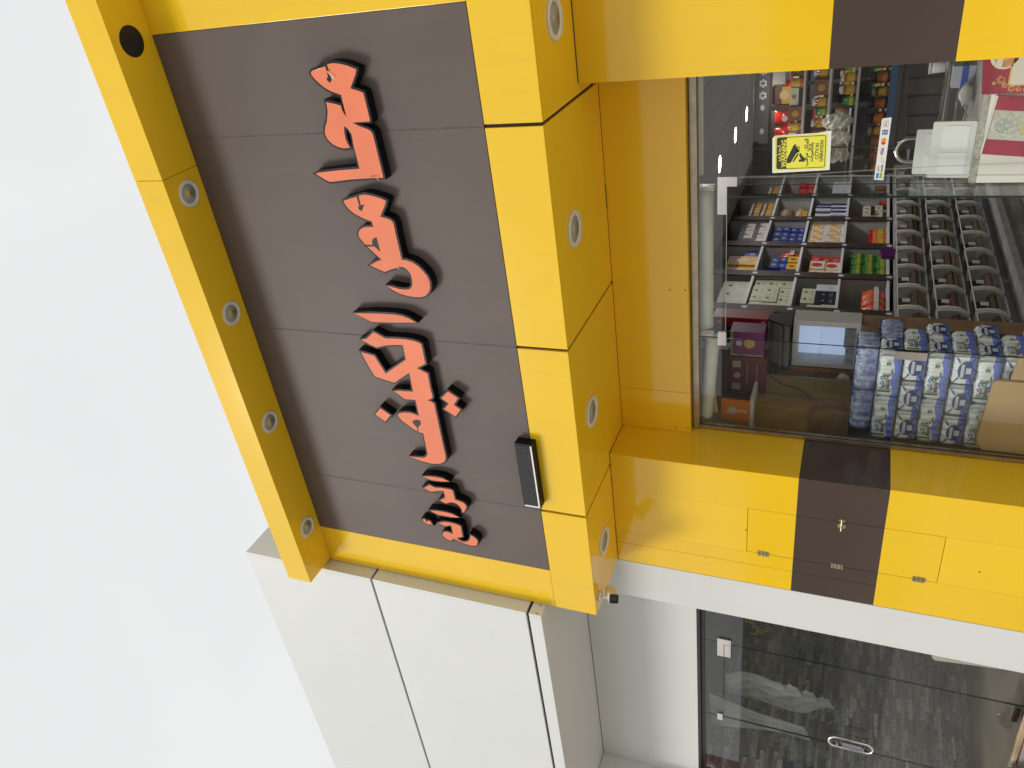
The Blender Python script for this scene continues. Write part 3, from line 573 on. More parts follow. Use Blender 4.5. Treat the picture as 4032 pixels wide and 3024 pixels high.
# ------------------------------------------------------------------ interior shells
FZ = 0.12
TILE = mat('floor_tile', (0.26, 0.235, 0.20), 0.35, var=0.15, vscale=4, bump=0.05)
struct('shop_floor', bx(-3.98, 0.3, 0.60, 6.6, 0.0, FZ), TILE)
fl = MB()
struct('wall_left', bx(-3.98, -3.62, 0.60, 6.6, FZ+0.001, 3.24), mat('inner_wall', (0.42, 0.42, 0.41), 0.8, var=0.04))
struct('wall_back', bx(-3.61, 0.3, 6.3, 6.5, FZ+0.001, 3.24), MATS['inner_wall'])
struct('wall_right', bx(0.31, 0.45, 0.60, 6.6, 0.0, 3.24), MATS['inner_wall'])
# ceiling of narrow grey boards
CEIL = mat('ceiling_board', (0.22, 0.22, 0.215), 0.55, var=0.06, vscale=2)
cei = struct('ceiling', bx(-3.61, 0.30, 0.60, 6.29, 2.83, 2.86), mat('ceiling_gap', (0.05, 0.05, 0.05), 0.9))
for i in range(13):
    a = -3.60+i*0.30
    o = obj('board', bx(a, a+0.292, 0.601, 6.28, 2.80, 2.829), CEIL, cei)
# pale bulkhead just inside the glass
struct('bulkhead', bx(-3.61, 0.30, 0.60, 0.86, 2.52, 2.799), mat('bulkhead_grey', (0.38, 0.385, 0.39), 0.7, var=0.03))
EMI = mat('lamp_glow', (1, 1, 1), 0.5, emit=(1.0, 0.98, 0.95), estr=20.0)
LX = [(-2.36, y) for y in (2.45, 3.33, 4.33, 5.18, 5.94)]+[(-1.0, y) for y in (2.45, 4.0, 5.5)]  # row over the counter is unseen, added for interior light
for k, (x, y) in enumerate(LX):
    lab = 'lit white ceiling lamp inside the shop, number %d from the door' % (k+1) if k < 5 else None
    lab = (['lit ceiling lamp nearest the door, partly behind the door hinge', 'lit ceiling lamp second from the door hinge', 'lit ceiling lamp third from the door hinge', 'lit ceiling lamp fourth from the door hinge', 'lit ceiling lamp deepest inside, above the carved header'] +
           ['lit ceiling lamp over the counter, hidden by the right pillar']*3)[k]
    t = thing('ceiling_lamp', lab, 'lamp', (x, y, 2.80), 'lit lamps in the shop ceiling')
    obj('ring', MB().lathe([(0.105, 0.002), (0.105, -0.006), (0.085, -0.008), (0.08, -0.003)], (0, 0, -0.001), 'Z', 24), WPL, t, True, True)
    obj('glowing_disc', MB().lathe([(0.082, -0.004), (0.0, -0.0045)], (0, 0, -0.001), 'Z', 24), EMI, t, False, True)
    ld = bpy.data.lights.new('lamp_light', 'AREA'); ld.shape = 'DISK'; ld.size = 0.16; ld.energy = 5.5; ld.color = (1.0, 0.97, 0.92)
    lo = bpy.data.objects.new('lamp_light', ld); COL.objects.link(lo); lo.parent = t; lo.location = (0, 0, -0.02)

# ------------------------------------------------------------------ storefront glass
GY = 0.45
sf = thing('glass_storefront', 'fixed shop window panes in a thin metal frame between yellow pillars', 'shop window', (-2.2, GY, FZ))
obj('frame', MB().box(XQ+0.005, XP-0.001, GY-0.03, GY+0.035, 2.458, 2.500).box(XQ+0.005, XQ+0.03, GY-0.018, GY+0.03, FZ, 2.457), BRUSH, sf)
obj('sill', bx(XQ+0.005, -2.64, GY-0.03, GY+0.035, 0.02, 0.15), BRUSH, sf)
def pane(name, x0, x1, z0, z1, parent, m, y=GY, t=0.005):
    o = obj(name, bx(x0, x1, y-t, y+t, z0, z1), m, parent)
    e = MB().box(x0-0.0015, x0-0.0002, y-t, y+t, z0, z1).box(x1+0.0002, x1+0.0015, y-t, y+t, z0, z1)
    obj('edge', e, EDGE, o)
    return o
pane('pane', -1.595, XP-0.003, 0.15, 2.457, sf, GLASS)
pane('pane', XQ+0.032, -2.655, 0.15, 2.457, sf, GLASS)
tp = pane('transom_pane', -2.650, -1.60, 2.285, 2.457, sf, GLASS)
obj('bright_edge', bx(-2.650, -1.60, GY-0.006, GY+0.006, 2.2825, 2.2848), mat('ground_glass_edge', (0.45, 0.55, 0.50), 0.3), tp)
pt = MB().box(-1.776, -1.541, GY-0.022, GY-0.006, 2.281, 2.337).box(-1.599, -1.541, GY-0.022, GY-0.006, 2.222, 2.2808)
obj('hinge_plate', pt, STEEL, sf)
obj('clip_plate', bx(-2.70, -2.602, GY-0.022, GY-0.006, 2.276, 2.332), STEEL, sf)
obj('lock_plate', bx(-2.708, -2.652, GY-0.028, GY-0.006, 1.068, 1.248), STEEL, sf)
# the door stands open, swung inwards
DX = -1.652
dr = thing('glass_door', 'frameless glass door swung open into the shop', 'door', (DX, GY-0.05, FZ))
o = obj('pane', bx(DX-0.005, DX+0.005, GY-0.052, 1.37, FZ+0.01, 2.275), GLASS, dr)
obj('edge', MB().box(DX-0.006, DX+0.006, GY-0.058, GY-0.0525, FZ+0.01, 2.275).box(DX-0.005, DX+0.005, 1.371, 1.373, FZ+0.01, 2.275), EDGE, o)
def loop_handle(c, axis, h, w, r=0.013):
    pts = []
    for k in range(40):
        a = 2*math.pi*k/40; ca, sa = math.cos(a), math.sin(a)
        p = w*ca; q = (h-w)*(1 if sa > 0.02 else -1 if sa < -0.02 else 0)+w*sa
        pts.append((c[0]+(p if axis == 'X' else 0), c[1]+(p if axis == 'Y' else 0), c[2]+q))
    return MB().tube(pts, r, 12, closed=True)
hm = loop_handle((DX, 1.26, 1.16), 'X', 0.19, 0.078, 0.0125)
obj('handle', hm, CHROME, dr, True)

# stickers on the glass
def flat(polys, m, parent, y, name):
    me = curve_mesh(name, polys, m); me.transform(Matrix.Translation((0, y, 0))); return link(name, me, parent)
def rrect(x0, x1, z0, z1, r, n=4):
    out = []
    for (cx_, cz_, a0) in ((x1-r, z1-r, 0), (x0+r, z1-r, 90), (x0+r, z0+r, 180), (x1-r, z0+r, 270)):
        for k in range(n+1): a = R(a0+90*k/n); out.append((cx_+r*math.cos(a), cz_+r*math.sin(a)))
    return out
SWHITE = mat('sticker_white', (0.85, 0.88, 0.80), 0.45)
SYEL = mat('sticker_yellow', (0.86, 0.83, 0.08), 0.45)
SINK = mat('sticker_ink', (0.025, 0.027, 0.026), 0.45)
ws = thing('warning_sticker', 'yellow and black camera warning sticker on the glass', 'sticker', (-1.404, GY-0.0058, 1.715)); ws.rotation_euler = (0, R(-1.5), 0)
flat([[(-0.107, 0.0), (-0.113, 0.312), (0.09, 0.314), (0.104, 0.300), (0.107, 0.07), (0.117, 0.0), (-0.09, 0.0)]], SWHITE, ws, 0, 'paper')
flat([rrect(-0.098, 0.1, 0.018, 0.3, 0.004)], SYEL, ws, -0.0006, 'yellow_field')
flat([rrect(-0.091, 0.093, 0.026, 0.29, 0.012), rrect(-0.0875, 0.0895, 0.0295, 0.236, 0.008)], SINK, ws, -0.0012, 'black_border')
text_part('WARNING', 0.037, SYEL, ws, (0, -0.002, 0.2485), bold=0.0011, sx=0.88)
text_part('\ufeae\ufef3\ufeac\ufea4\ufe97', 0.027, SYEL, ws, (0, -0.002, 0.276), bold=0.0005, sx=1.7)
text_part('\ufe90\ufed7\ufe8d\ufeae\ufee3 \ufee5\ufe8e\ufedc\ufee4\ufedf\ufe8d', 0.030, SINK, ws, (0.0, -0.002, 0.128), bold=0.0005, sx=0.95)
text_part('\ufe95\ufe8d\ufeae\ufef4\ufee3\ufe8e\ufedc\ufedf\ufe8e\ufe91', 0.028, SINK, ws, (0.0, -0.002, 0.101), bold=0.0005, sx=0.95)
text_part('CCTV IN', 0.026, SINK, ws, (0.004, -0.002, 0.070), bold=0.0003, sx=0.9)
text_part('OPERATION', 0.025, SINK, ws, (0.004, -0.002, 0.046), bold=0.0003, sx=0.88)
flat([[(-0.058, 0.232), (-0.036, 0.234), (0.044, 0.198), (0.052, 0.186), (0.036, 0.184), (0.030, 0.178), (0.006, 0.168), (-0.004, 0.182), (-0.056, 0.212)]], SINK, ws, -0.0018, 'camera_icon')
flat([[(0.036, 0.180), (0.036, 0.166), (0.006, 0.166), (0.003, 0.176), (0.014, 0.184)], [(0.031, 0.179), (0.031, 0.170), (0.013, 0.170), (0.013, 0.179)]], SINK, ws, -0.0018, 'camera_icon')
flat([[(-0.050, 0.203), (-0.005, 0.176), (-0.009, 0.168), (-0.052, 0.195)]], SINK, ws, -0.0018, 'camera_icon')
flat([[(-0.016, 0.166), (0.002, 0.163), (-0.028, 0.142), (-0.030, 0.134), (-0.052, 0.136), (-0.052, 0.168), (-0.040, 0.168), (-0.040, 0.156)]], SINK, ws, -0.0018, 'camera_icon')
ps = thing('payment_sticker', 'long white card payment sticker on the glass below the warning sticker', 'sticker', (-1.40, GY-0.0058, 1.424)); ps.rotation_euler = (0, R(1.0), 0)
flat([[(-0.174, 0.0), (-0.170, 0.048), (0.160, 0.047), (0.168, 0.040), (0.172, 0.0)]], mat('sticker_paper', (0.82, 0.80, 0.78), 0.4), ps, 0, 'paper')
BLU = mat('print_blue', (0.03, 0.25, 0.62), 0.4); GRN = mat('print_green', (0.25, 0.48, 0.05), 0.4); NAVY = mat('print_navy', (0.03, 0.03, 0.25), 0.4)
flat([rrect(-0.163, -0.132, 0.0265, 0.040, 0.001)], BLU, ps, -0.0006, 'colour_block')
flat([rrect(-0.163, -0.132, 0.009, 0.0225, 0.001)], GRN, ps, -0.0006, 'colour_block')
text_part('mada', 0.020, SINK, ps, (-0.107, -0.0008, 0.016), bold=0.0003)
text_part('\ufeef\ufeaa\ufee3', 0.018, SINK, ps, (-0.108, -0.0008, 0.036), bold=0.0003)
text_part('VISA', 0.021, NAVY, ps, (-0.012, -0.0008, 0.024), bold=0.0006)
def disc(cx_, cz_, r, n=20): return [(cx_+r*math.cos(2*math.pi*k/n), cz_+r*math.sin(2*math.pi*k/n)) for k in range(n)]
flat([disc(0.036, 0.024, 0.0115)], mat('print_red', (0.75, 0.02, 0.01), 0.4), ps, -0.0006, 'card_emblem')
flat([disc(0.050, 0.024, 0.0115)], mat('print_orange', (0.85, 0.28, 0.01), 0.4), ps, -0.0012, 'card_emblem')
flat([rrect(0.080, 0.106, 0.010, 0.037, 0.001)], mat('print_midblue', (0.02, 0.14, 0.45), 0.4), ps, -0.0006, 'card_emblem')
text_part('AM', 0.010, SWHITE, ps, (0.093, -0.001, 0.029), bold=0.0002); text_part('EX', 0.010, SWHITE, ps, (0.095, -0.001, 0.018), bold=0.0002)
flat([rrect(0.122, 0.154, 0.012, 0.036, 0.003), rrect(0.1232, 0.1528, 0.0132, 0.0348, 0.002)], SINK, ps, -0.0006, 'card_emblem')
text_part('Pay', 0.013, SINK, ps, (0.142, -0.0008, 0.024)); flat([disc(0.130, 0.0235, 0.0032, 10)], SINK, ps, -0.0008, 'card_emblem')
arcs = MB()
for r_ in (0.003, 0.006, 0.009):
    q = [(-0.048+r_*math.cos(a), 0.016+r_*math.sin(a)) for a in [R(55+70*k/6) for k in range(7)]]
    for i in range(6): arcs.box(q[i][0]-0.0006, q[i+1][0]+0.0006, -0.0009, -0.0004, min(q[i][1], q[i+1][1]), max(q[i][1], q[i+1][1])+0.001)
obj('card_emblem', arcs, SINK, ps, local=True)
flat([rrect(-0.078, -0.054, 0.010, 0.014, 0.001)], mat('print_teal', (0.3, 0.55, 0.5), 0.4), ps, -0.0006, 'card_emblem')
text_part('\ufeae\ufef4\ufe92\ufecc\ufe97', 0.014, mat('print_pale', (0.45, 0.6, 0.55), 0.4), ps, (-0.066, -0.0008, 0.024))

# roller blinds rolled up behind the glass, and the bead chain
CRM = mat('blind_cream', (0.62, 0.63, 0.54), 0.85, var=0.08, vscale=8, bump=0.3, bscale=15)
def blind(x0, x1, z, r, label, sag=0.0):
    t = thing('roller_blind', label, 'blind', ((x0+x1)/2, 0.545, z-r), 'rolled up blinds behind the glass')
    n = 24; rnd = random.Random(int(r*1000))
    pts = [(x0+(x1-x0)*k/n, 0.545, z-sag*(k/n)) for k in range(n+1)]
    obj('roll', MB().tube(pts, [r*(1+0.05*(rnd.random()-0.5)) for _ in pts], 18), CRM, t, True)
    obj('bracket', MB().box(x1+0.002, x1+0.03, 0.515, 0.575, z-r*1.1, z+0.03), WPL, t)
blind(-1.56, -0.90, 2.462, 0.022, 'thin rolled up cream blind at the top of the right pane')
blind(-2.62, -1.66, 2.432, 0.052, 'thick rolled up cream blind above the doorway')
blind(-3.37, -2.70, 2.43, 0.045, 'sagging rolled cream blind at the top of the left pane', 0.05)
solo('wooden_pole', MB().tube([(-2.71, 0.62, 2.44), (-3.36, 0.60, 2.375)], [0.016, 0.019], 10), mat('pale_wood', (0.55, 0.42, 0.25), 0.6, var=0.1), 'pale wooden pole behind the top of the left pane', 'pole')
ch = MB()
def strand(x0, x1, x2, z0, z1, y):
    n = 150
    for k in range(n):
        f = k/(n-1); xx = x0+(x1-x0)*f+(x2)*math.sin(math.pi*f); zz = z0+(z1-z0)*f
        ch.lathe([(0, -0.0042), (0.0034, -0.0018), (0.0034, 0.0018), (0, 0.0042)], (xx, y, zz), 'Z', 5)
strand(-1.56, -1.568, 0.0, 2.30, 0.42, 0.50); strand(-1.572, -1.578, 0.004, 2.30, 0.40, 0.51); strand(-1.566, -1.50, 0.01, 2.05, 0.46, 0.505)
cht = solo('bead_chain', ch, mat('bead_plastic', (0.55, 0.56, 0.52), 0.4), 'white bead chain of the blind hanging beside the door hinge', 'chain')
# ------------------------------------------------------------------ wall shelving on the left side of the shop
SX = -3.20
POSTS = [4.85+0.71, 4.85, 4.135, 3.425, 2.715, 2.005, 1.30]
LEV = [2.385, 2.010, 1.640, 1.245]
unit = thing('wall_shelving', 'long white wall shelving with carved dark brown uprights', 'shelving', (-3.4, 3.4, FZ))
STAR = mat('star_white', (0.55, 0.57, 0.58), 0.5)
obj('back_panel', bx(-3.615, -3.60, 1.27, 5.6, 1.2, 2.79), SHBACK, unit)
for y in POSTS:
    p = obj('upright', bx(SX-0.012, SX, y-0.058, y+0.058, 1.20, 2.795), WOODB, unit)
    obj('side_board', bx(-3.599, SX-0.0125, y-0.032, y+0.032, 1.20, 2.795), SHBACK, unit)
    st = MB()
    for z in LEV:
        q = [((0.030 if k % 2 == 0 else 0.021)*math.cos(R(22.5*k)), (0.030 if k % 2 == 0 else 0.021)*math.sin(R(22.5*k))) for k in range(16)]
        st.add([(SX+0.002, y+a*0.85, z-0.02+b) for a, b in q], [tuple(range(16))])
    obj('star_inlay', st, STAR, p)
for i in range(6):
    a, b = POSTS[i+1]+0.0325, POSTS[i]-0.0325
    for z in LEV: obj('shelf', bx(-3.599, SX-0.006, a, b, z-0.022, z), SHELF, unit)
obj('header', bx(-3.599, SX-0.004, 1.33, 5.52, 2.795, 2.7995), WOODB, unit)

def ptype(w, h, d, base, accents=(), rough=0.35, shape='box'):
    """Prototype product facing +X, origin at the middle of its base's front edge."""
    parts = [('carton' if shape == 'box' else 'jar' if shape == 'jar' else 'bag', None)]
    m = MB()
    key = 'pack_%02d%02d%02d' % tuple(int(c*99) for c in base)
    bm_ = mat(key, base, rough, var=0.08, vscale=20)
    if shape == 'box': m.box(-d, 0, -w/2, w/2, 0, h)
    elif shape == 'jar': m.lathe([(w*0.46, 0), (w*0.5, h*0.04), (w*0.5, h*0.68), (w*0.38, h*0.78), (w*0.38, h*0.8)], (-w/2, 0, 0), 'Z', 14)
    else:
        n = 7; vs = []; fs = []
        for i in range(n+1):
            f = i/n; hh = h*f; ww = w/2*(0.85+0.15*math.sin(math.pi*f)); dd = d*(0.10+0.9*math.sin(math.pi*min(1, f*1.1))**0.7) if 0 < i < n else d*0.06
            for k in range(10):
                a = 2*math.pi*k/10; vs.append((-d/2+dd/2*math.cos(a), ww*math.sin(a)*(1+0.05*math.sin(5*a+i)), hh))
        fs = [(i*10+k, i*10+(k+1) % 10, (i+1)*10+(k+1) % 10, (i+1)*10+k) for i in range(n) for k in range(10)]+[tuple(range(10)), tuple(range(n*10, n*10+10))]
        m.add(vs, fs)
    main = (m.mesh(parts[0][0], bm_, shape != 'box'), parts[0][0])
    subs = []
    for ac in accents:
        kind, colr = ac[0], ac[1]
        am = mat('print_%02d%02d%02d' % tuple(int(c*99) for c in colr), colr, 0.4)
        a = MB()
        if kind == 'tri':
            s_ = ac[2] if len(ac) > 2 else 0.022; zc = h*0.72; a.add([(0.0012, -s_, zc-s_*0.6), (0.0012, s_, zc-s_*0.6), (0.0012, 0, zc+s_)], [(0, 1, 2)])
        elif kind == 'band': a.box(0.0002, 0.0012, -w/2+0.001, w/2-0.001, h*ac[2], h*ac[3])
        elif kind == 'disc':
            r_ = ac[2]; a.add([(0.0018, r_*math.cos(R(20*k)), h*(ac[3] if len(ac) > 3 else 0.5)+r_*math.sin(R(20*k))) for k in range(18)], [tuple(range(18))])
        elif kind == 'lines':
            for k in range(ac[2]): a.box(0.0002, 0.0016, -w*0.3, w*0.3*(1-0.2*(k % 2)), h*(0.18+0.1*k), h*(0.18+0.1*k)+0.004)
        elif kind == 'half': a.box(0.0002, 0.0012, (0.002 if ac[2] > 0 else -w/2+0.001), (w/2-0.001 if ac[2] > 0 else -0.002), 0.001, h-0.001)
        elif kind == 'lid': a.lathe([(w*0.40, h*0.79), (w*0.42, h*0.81), (w*0.42, h*0.99), (0, h)], (-w/2, 0, 0), 'Z', 14)
        elif kind == 'swoosh': a.add([(0.0014, -w/2+0.002, h*0.1), (0.0014, w/2-0.002, h*0.62), (0.0014, w/2-0.002, h*0.9), (0.0014, -w/2+0.002, h*0.34)], [(0, 1, 2, 3)])
        elif kind == 'jband': a.lathe([(w*0.505, h*ac[2]), (w*0.508, h*(ac[2]+ac[3])/2), (w*0.505, h*ac[3])], (-w/2, 0, 0), 'Z', 14)
        subs.append((a.mesh('print', am), 'lid' if kind == 'lid' else 'print'))
    return dict(w=w, h=h, d=d, main=main, subs=subs)
def put(pt, x, y, z, name, label, cat, group, rz=0.0):
    o = link(name, pt['main'][0], None, (x, y, z)); o.rotation_euler = (0, 0, rz)
    tag(o, label, cat, group)
    for me, nm in pt['subs']: link(nm, me, o)
    return o
WH = (0.60, 0.60, 0.58)
PT = {
 'cream': ptype(0.150, 0.112, 0.22, (0.47, 0.49, 0.36), [('tri', (0.03, 0.06, 0.02)), ('lines', (0.30, 0.32, 0.22), 2)]),
 'creamtall': ptype(0.185, 0.24, 0.22, (0.42, 0.43, 0.36), [('tri', (0.03, 0.06, 0.02), 0.03), ('lines', (0.28, 0.29, 0.22), 3)]),
 'whitered': ptype(0.19, 0.135, 0.16, WH, [('band', (0.04, 0.04, 0.06), 0.62, 1.0), ('disc', (0.4, 0.02, 0.03), 0.02, 0.5), ('lines', (0.45, 0.1, 0.1), 2)]),
 'blue': ptype(0.125, 0.075, 0.20, (0.015, 0.04, 0.26), [('disc', (0.25, 0.28, 0.35), 0.02), ('band', (0.01, 0.015, 0.05), 0.72, 0.98)]),
 'bluetall': ptype(0.15, 0.145, 0.20, (0.012, 0.03, 0.16), [('disc', (0.3, 0.32, 0.38), 0.03), ('band', (0.02, 0.06, 0.3), 0.84, 0.99)]),
 'gold': ptype(0.20, 0.275, 0.12, (0.55, 0.30, 0.02), [('band', (0.10, 0.03, 0.01), 0.6, 0.97), ('disc', (0.6, 0.42, 0.16), 0.055, 0.5)]),
 'goldsm': ptype(0.13, 0.10, 0.12, (0.60, 0.34, 0.02), [('disc', (0.25, 0.07, 0.02), 0.025)]),
 'orangewhite': ptype(0.155, 0.165, 0.2, (0.60, 0.55, 0.50), [('swoosh', (0.70, 0.36, 0.03)), ('tri', (0.4, 0.1, 0.02), 0.014), ('lines', (0.4, 0.05, 0.05), 1)]),
 'redwhite': ptype(0.17, 0.13, 0.2, (0.62, 0.55, 0.45), [('disc', (0.45, 0.03, 0.05), 0.045, 0.55), ('band', (0.62, 0.42, 0.05), 0.86, 0.99), ('lines', (0.5, 0.1, 0.1), 1)]),
 'red': ptype(0.17, 0.085, 0.2, (0.42, 0.035, 0.04), [('disc', (0.5, 0.2, 0.2), 0.022)]),
 'navywhite': ptype(0.125, 0.155, 0.2, (0.55, 0.56, 0.66), [('half', (0.01, 0.015, 0.07), 1), ('disc', (0.2, 0.22, 0.4), 0.02, 0.65)]),
 'night': ptype(0.13, 0.17, 0.2, (0.008, 0.012, 0.03), [('disc', (0.55, 0.5, 0.25), 0.008, 0.6), ('lines', (0.3, 0.3, 0.35), 2)]),
 'palewhite': ptype(0.13, 0.17, 0.2, (0.52, 0.54, 0.58), [('lines', (0.3, 0.3, 0.36), 3)]),
 'ivoryblack': ptype(0.15, 0.115, 0.2, (0.55, 0.52, 0.42), [('band', (0.02, 0.02, 0.02), 0.0, 0.35), ('disc', (0.25, 0.2, 0.1), 0.02, 0.68)]),
 'brownbag': ptype(0.20, 0.16, 0.12, (0.22, 0.16, 0.08), [], 0.5, 'bag'),
 'orangebag': ptype(0.12, 0.19, 0.10, (0.55, 0.09, 0.02), [('band', (0.55, 0.50, 0.48), 0.3, 0.5)], 0.3, 'bag'),
 'redbag': ptype(0.22, 0.24, 0.12, (0.45, 0.025, 0.02), [('disc', (0.55, 0.5, 0.45), 0.035)], 0.2, 'bag'),
 'whitebag': ptype(0.17, 0.24, 0.14, (0.55, 0.54, 0.48), [], 0.25, 'bag'),
 'greenjar': ptype(0.075, 0.10, 0.07, (0.06, 0.20, 0.02), [('lid', (0.02, 0.22, 0.04)), ('jband', (0.35, 0.33, 0.05), 0.2, 0.5)], 0.2, 'jar'),
 'redjar': ptype(0.075, 0.16, 0.07, (0.50, 0.14, 0.03), [('lid', (0.5, 0.01, 0.01)), ('jband', (0.5, 0.36, 0.05), 0.2, 0.5)], 0.2, 'jar'),
 'goldjar': ptype(0.08, 0.13, 0.07, (0.22, 0.09, 0.02), [('lid', (0.5, 0.5, 0.48)), ('jband', (0.45, 0.25, 0.03), 0.15, 0.6)], 0.15, 'jar'),
 'blackjar': ptype(0.10, 0.15, 0.07, (0.02, 0.015, 0.012), [('lid', (0.02, 0.02, 0.02)), ('jband', (0.5, 0.12, 0.02), 0.15, 0.65)], 0.2, 'jar'),
 'redrow': ptype(0.09, 0.075, 0.2, (0.40, 0.03, 0.02), [('disc', (0.5, 0.45, 0.4), 0.012)]),
 'brownbox': ptype(0.13, 0.12, 0.2, (0.16, 0.07, 0.03), [('disc', (0.4, 0.2, 0.05), 0.03)]),
}
BAYN = ['nearest bay', 'second bay from window', 'third bay from window', 'fourth bay from window', 'fifth bay from window', 'deepest bay']
ROWN = ['top shelf', 'second shelf', 'third shelf', 'lowest shelf']
def cell(row, bay, typ, nc, nr, what, cat, f0=0.0, zoff=0.0, name='product_box', x=None):
    """Rows of one product in a bay (bay 0 nearest the window, 5 deepest); f0 = start along the bay from its near end."""
    pt = PT[typ]; a, b = POSTS[6-bay]+0.036, POSTS[5-bay]-0.036
    lab = '%s on the %s, %s' % (what, ROWN[row], BAYN[bay])
    y = a+f0*(b-a)+pt['w']/2+0.004; rn = random.Random(row*10+bay)
    for i in range(nc):
        if y+pt['w']/2 > b+0.002: break
        for k in range(nr):
            put(pt, (SX-0.035-rn.random()*0.02) if x is None else x, y+(rn.random()-0.5)*0.004, LEV[row]+0.001+zoff+k*(pt['h']+0.001), name, lab, cat, lab.split(' on the ')[0]+' '+ROWN[row]+' '+str(bay+1), (rn.random()-0.5)*0.04)
        y += pt['w']+0.004
# top shelf
cell(0, 0, 'redbag', 2, 1, 'red bag', 'bag', 0.3, name='product_bag')
cell(0, 1, 'creamtall', 3, 1, 'tall cream box with a dark triangle', 'box')
cell(0, 2, 'gold', 2, 1, 'gold and brown box with a round crest', 'box', 0.02)
cell(0, 2, 'bluetall', 1, 1, 'dark blue packet', 'box', 0.68)
cell(0, 3, 'whitered', 1, 1, 'short white box with a red emblem', 'box', 0.0)
cell(0, 3, 'whitered', 2, 2, 'stacked white box with a red emblem', 'box', 0.33, 0.0)
cell(0, 4, 'goldjar', 7, 2, 'small brown glass jar', 'jar', name='product_jar')
cell(0, 5, 'goldjar', 5, 1, 'small brown jar', 'jar', name='product_jar')
# second shelf
cell(1, 0, 'blackjar', 4, 1, 'black jar with an orange label', 'jar', 0.2, name='product_jar')
cell(1, 1, 'cream', 4, 3, 'cream box with a dark triangle', 'box')
cell(1, 2, 'bluetall', 1, 1, 'dark blue box', 'box', 0.0)
cell(1, 2, 'goldsm', 1, 1, 'small gold box', 'box', 0.26)
cell(1, 2, 'blue', 2, 2, 'blue box', 'box', 0.28, 0.103)
cell(1, 2, 'goldsm', 1, 1, 'second small gold box', 'box', 0.52)
cell(1, 2, 'orangebag', 1, 1, 'orange packet', 'bag', 0.78, name='product_bag')
cell(1, 3, 'blue', 5, 4, 'blue box with a silver emblem', 'box')
cell(1, 4, 'goldjar', 4, 1, 'small brown jar', 'jar', 0.0, name='product_jar')
cell(1, 4, 'brownbag', 2, 2, 'crumpled brown bag', 'bag', 0.42, name='product_bag')
cell(1, 5, 'red', 3, 2, 'red box', 'box')
# third shelf
cell(2, 0, 'brownbox', 4, 1, 'brown box', 'box')
cell(2, 1, 'cream', 1, 2, 'cream box beside the navy boxes', 'box', 0.0)
cell(2, 1, 'night', 2, 1, 'dark navy box', 'box', 0.25)
cell(2, 1, 'palewhite', 2, 1, 'pale box', 'box', 0.66)
cell(2, 1, 'cream', 2, 1, 'cream box lying on the navy boxes', 'box', 0.26, 0.172)
cell(2, 2, 'redwhite', 2, 2, 'white box with a big red circle', 'box', 0.02)
cell(2, 2, 'red', 2, 3, 'red box', 'box', 0.52)
cell(2, 3, 'orangewhite', 4, 2, 'white box with an orange swoosh', 'box')
cell(2, 4, 'navywhite', 4, 2, 'white and navy box', 'box', 0.05)
cell(2, 5, 'palewhite', 4, 1, 'pale box', 'box')
# lowest shelf
cell(3, 0, 'redrow', 6, 1, 'small red box', 'box')
cell(3, 1, 'orangebag', 4, 1, 'orange crisp bag', 'bag', 0.12, name='product_bag')
cell(3, 1, 'orangebag', 3, 1, 'front orange crisp bag', 'bag', 0.16, name='product_bag', x=SX+0.03-0.06)
cell(3, 2, 'greenjar', 7, 3, 'small green jar', 'jar', 0.05, name='product_jar')
cell(3, 3, 'redjar', 6, 1, 'red lidded jar', 'jar', 0.1, name='product_jar')
cell(3, 4, 'ivoryblack', 3, 2, 'ivory and black box', 'box', 0.0)
cell(3, 4, 'redrow', 1, 1, 'single red box', 'box', 0.82)
cell(3, 5, 'brownbox', 3, 1, 'brown box', 'box')

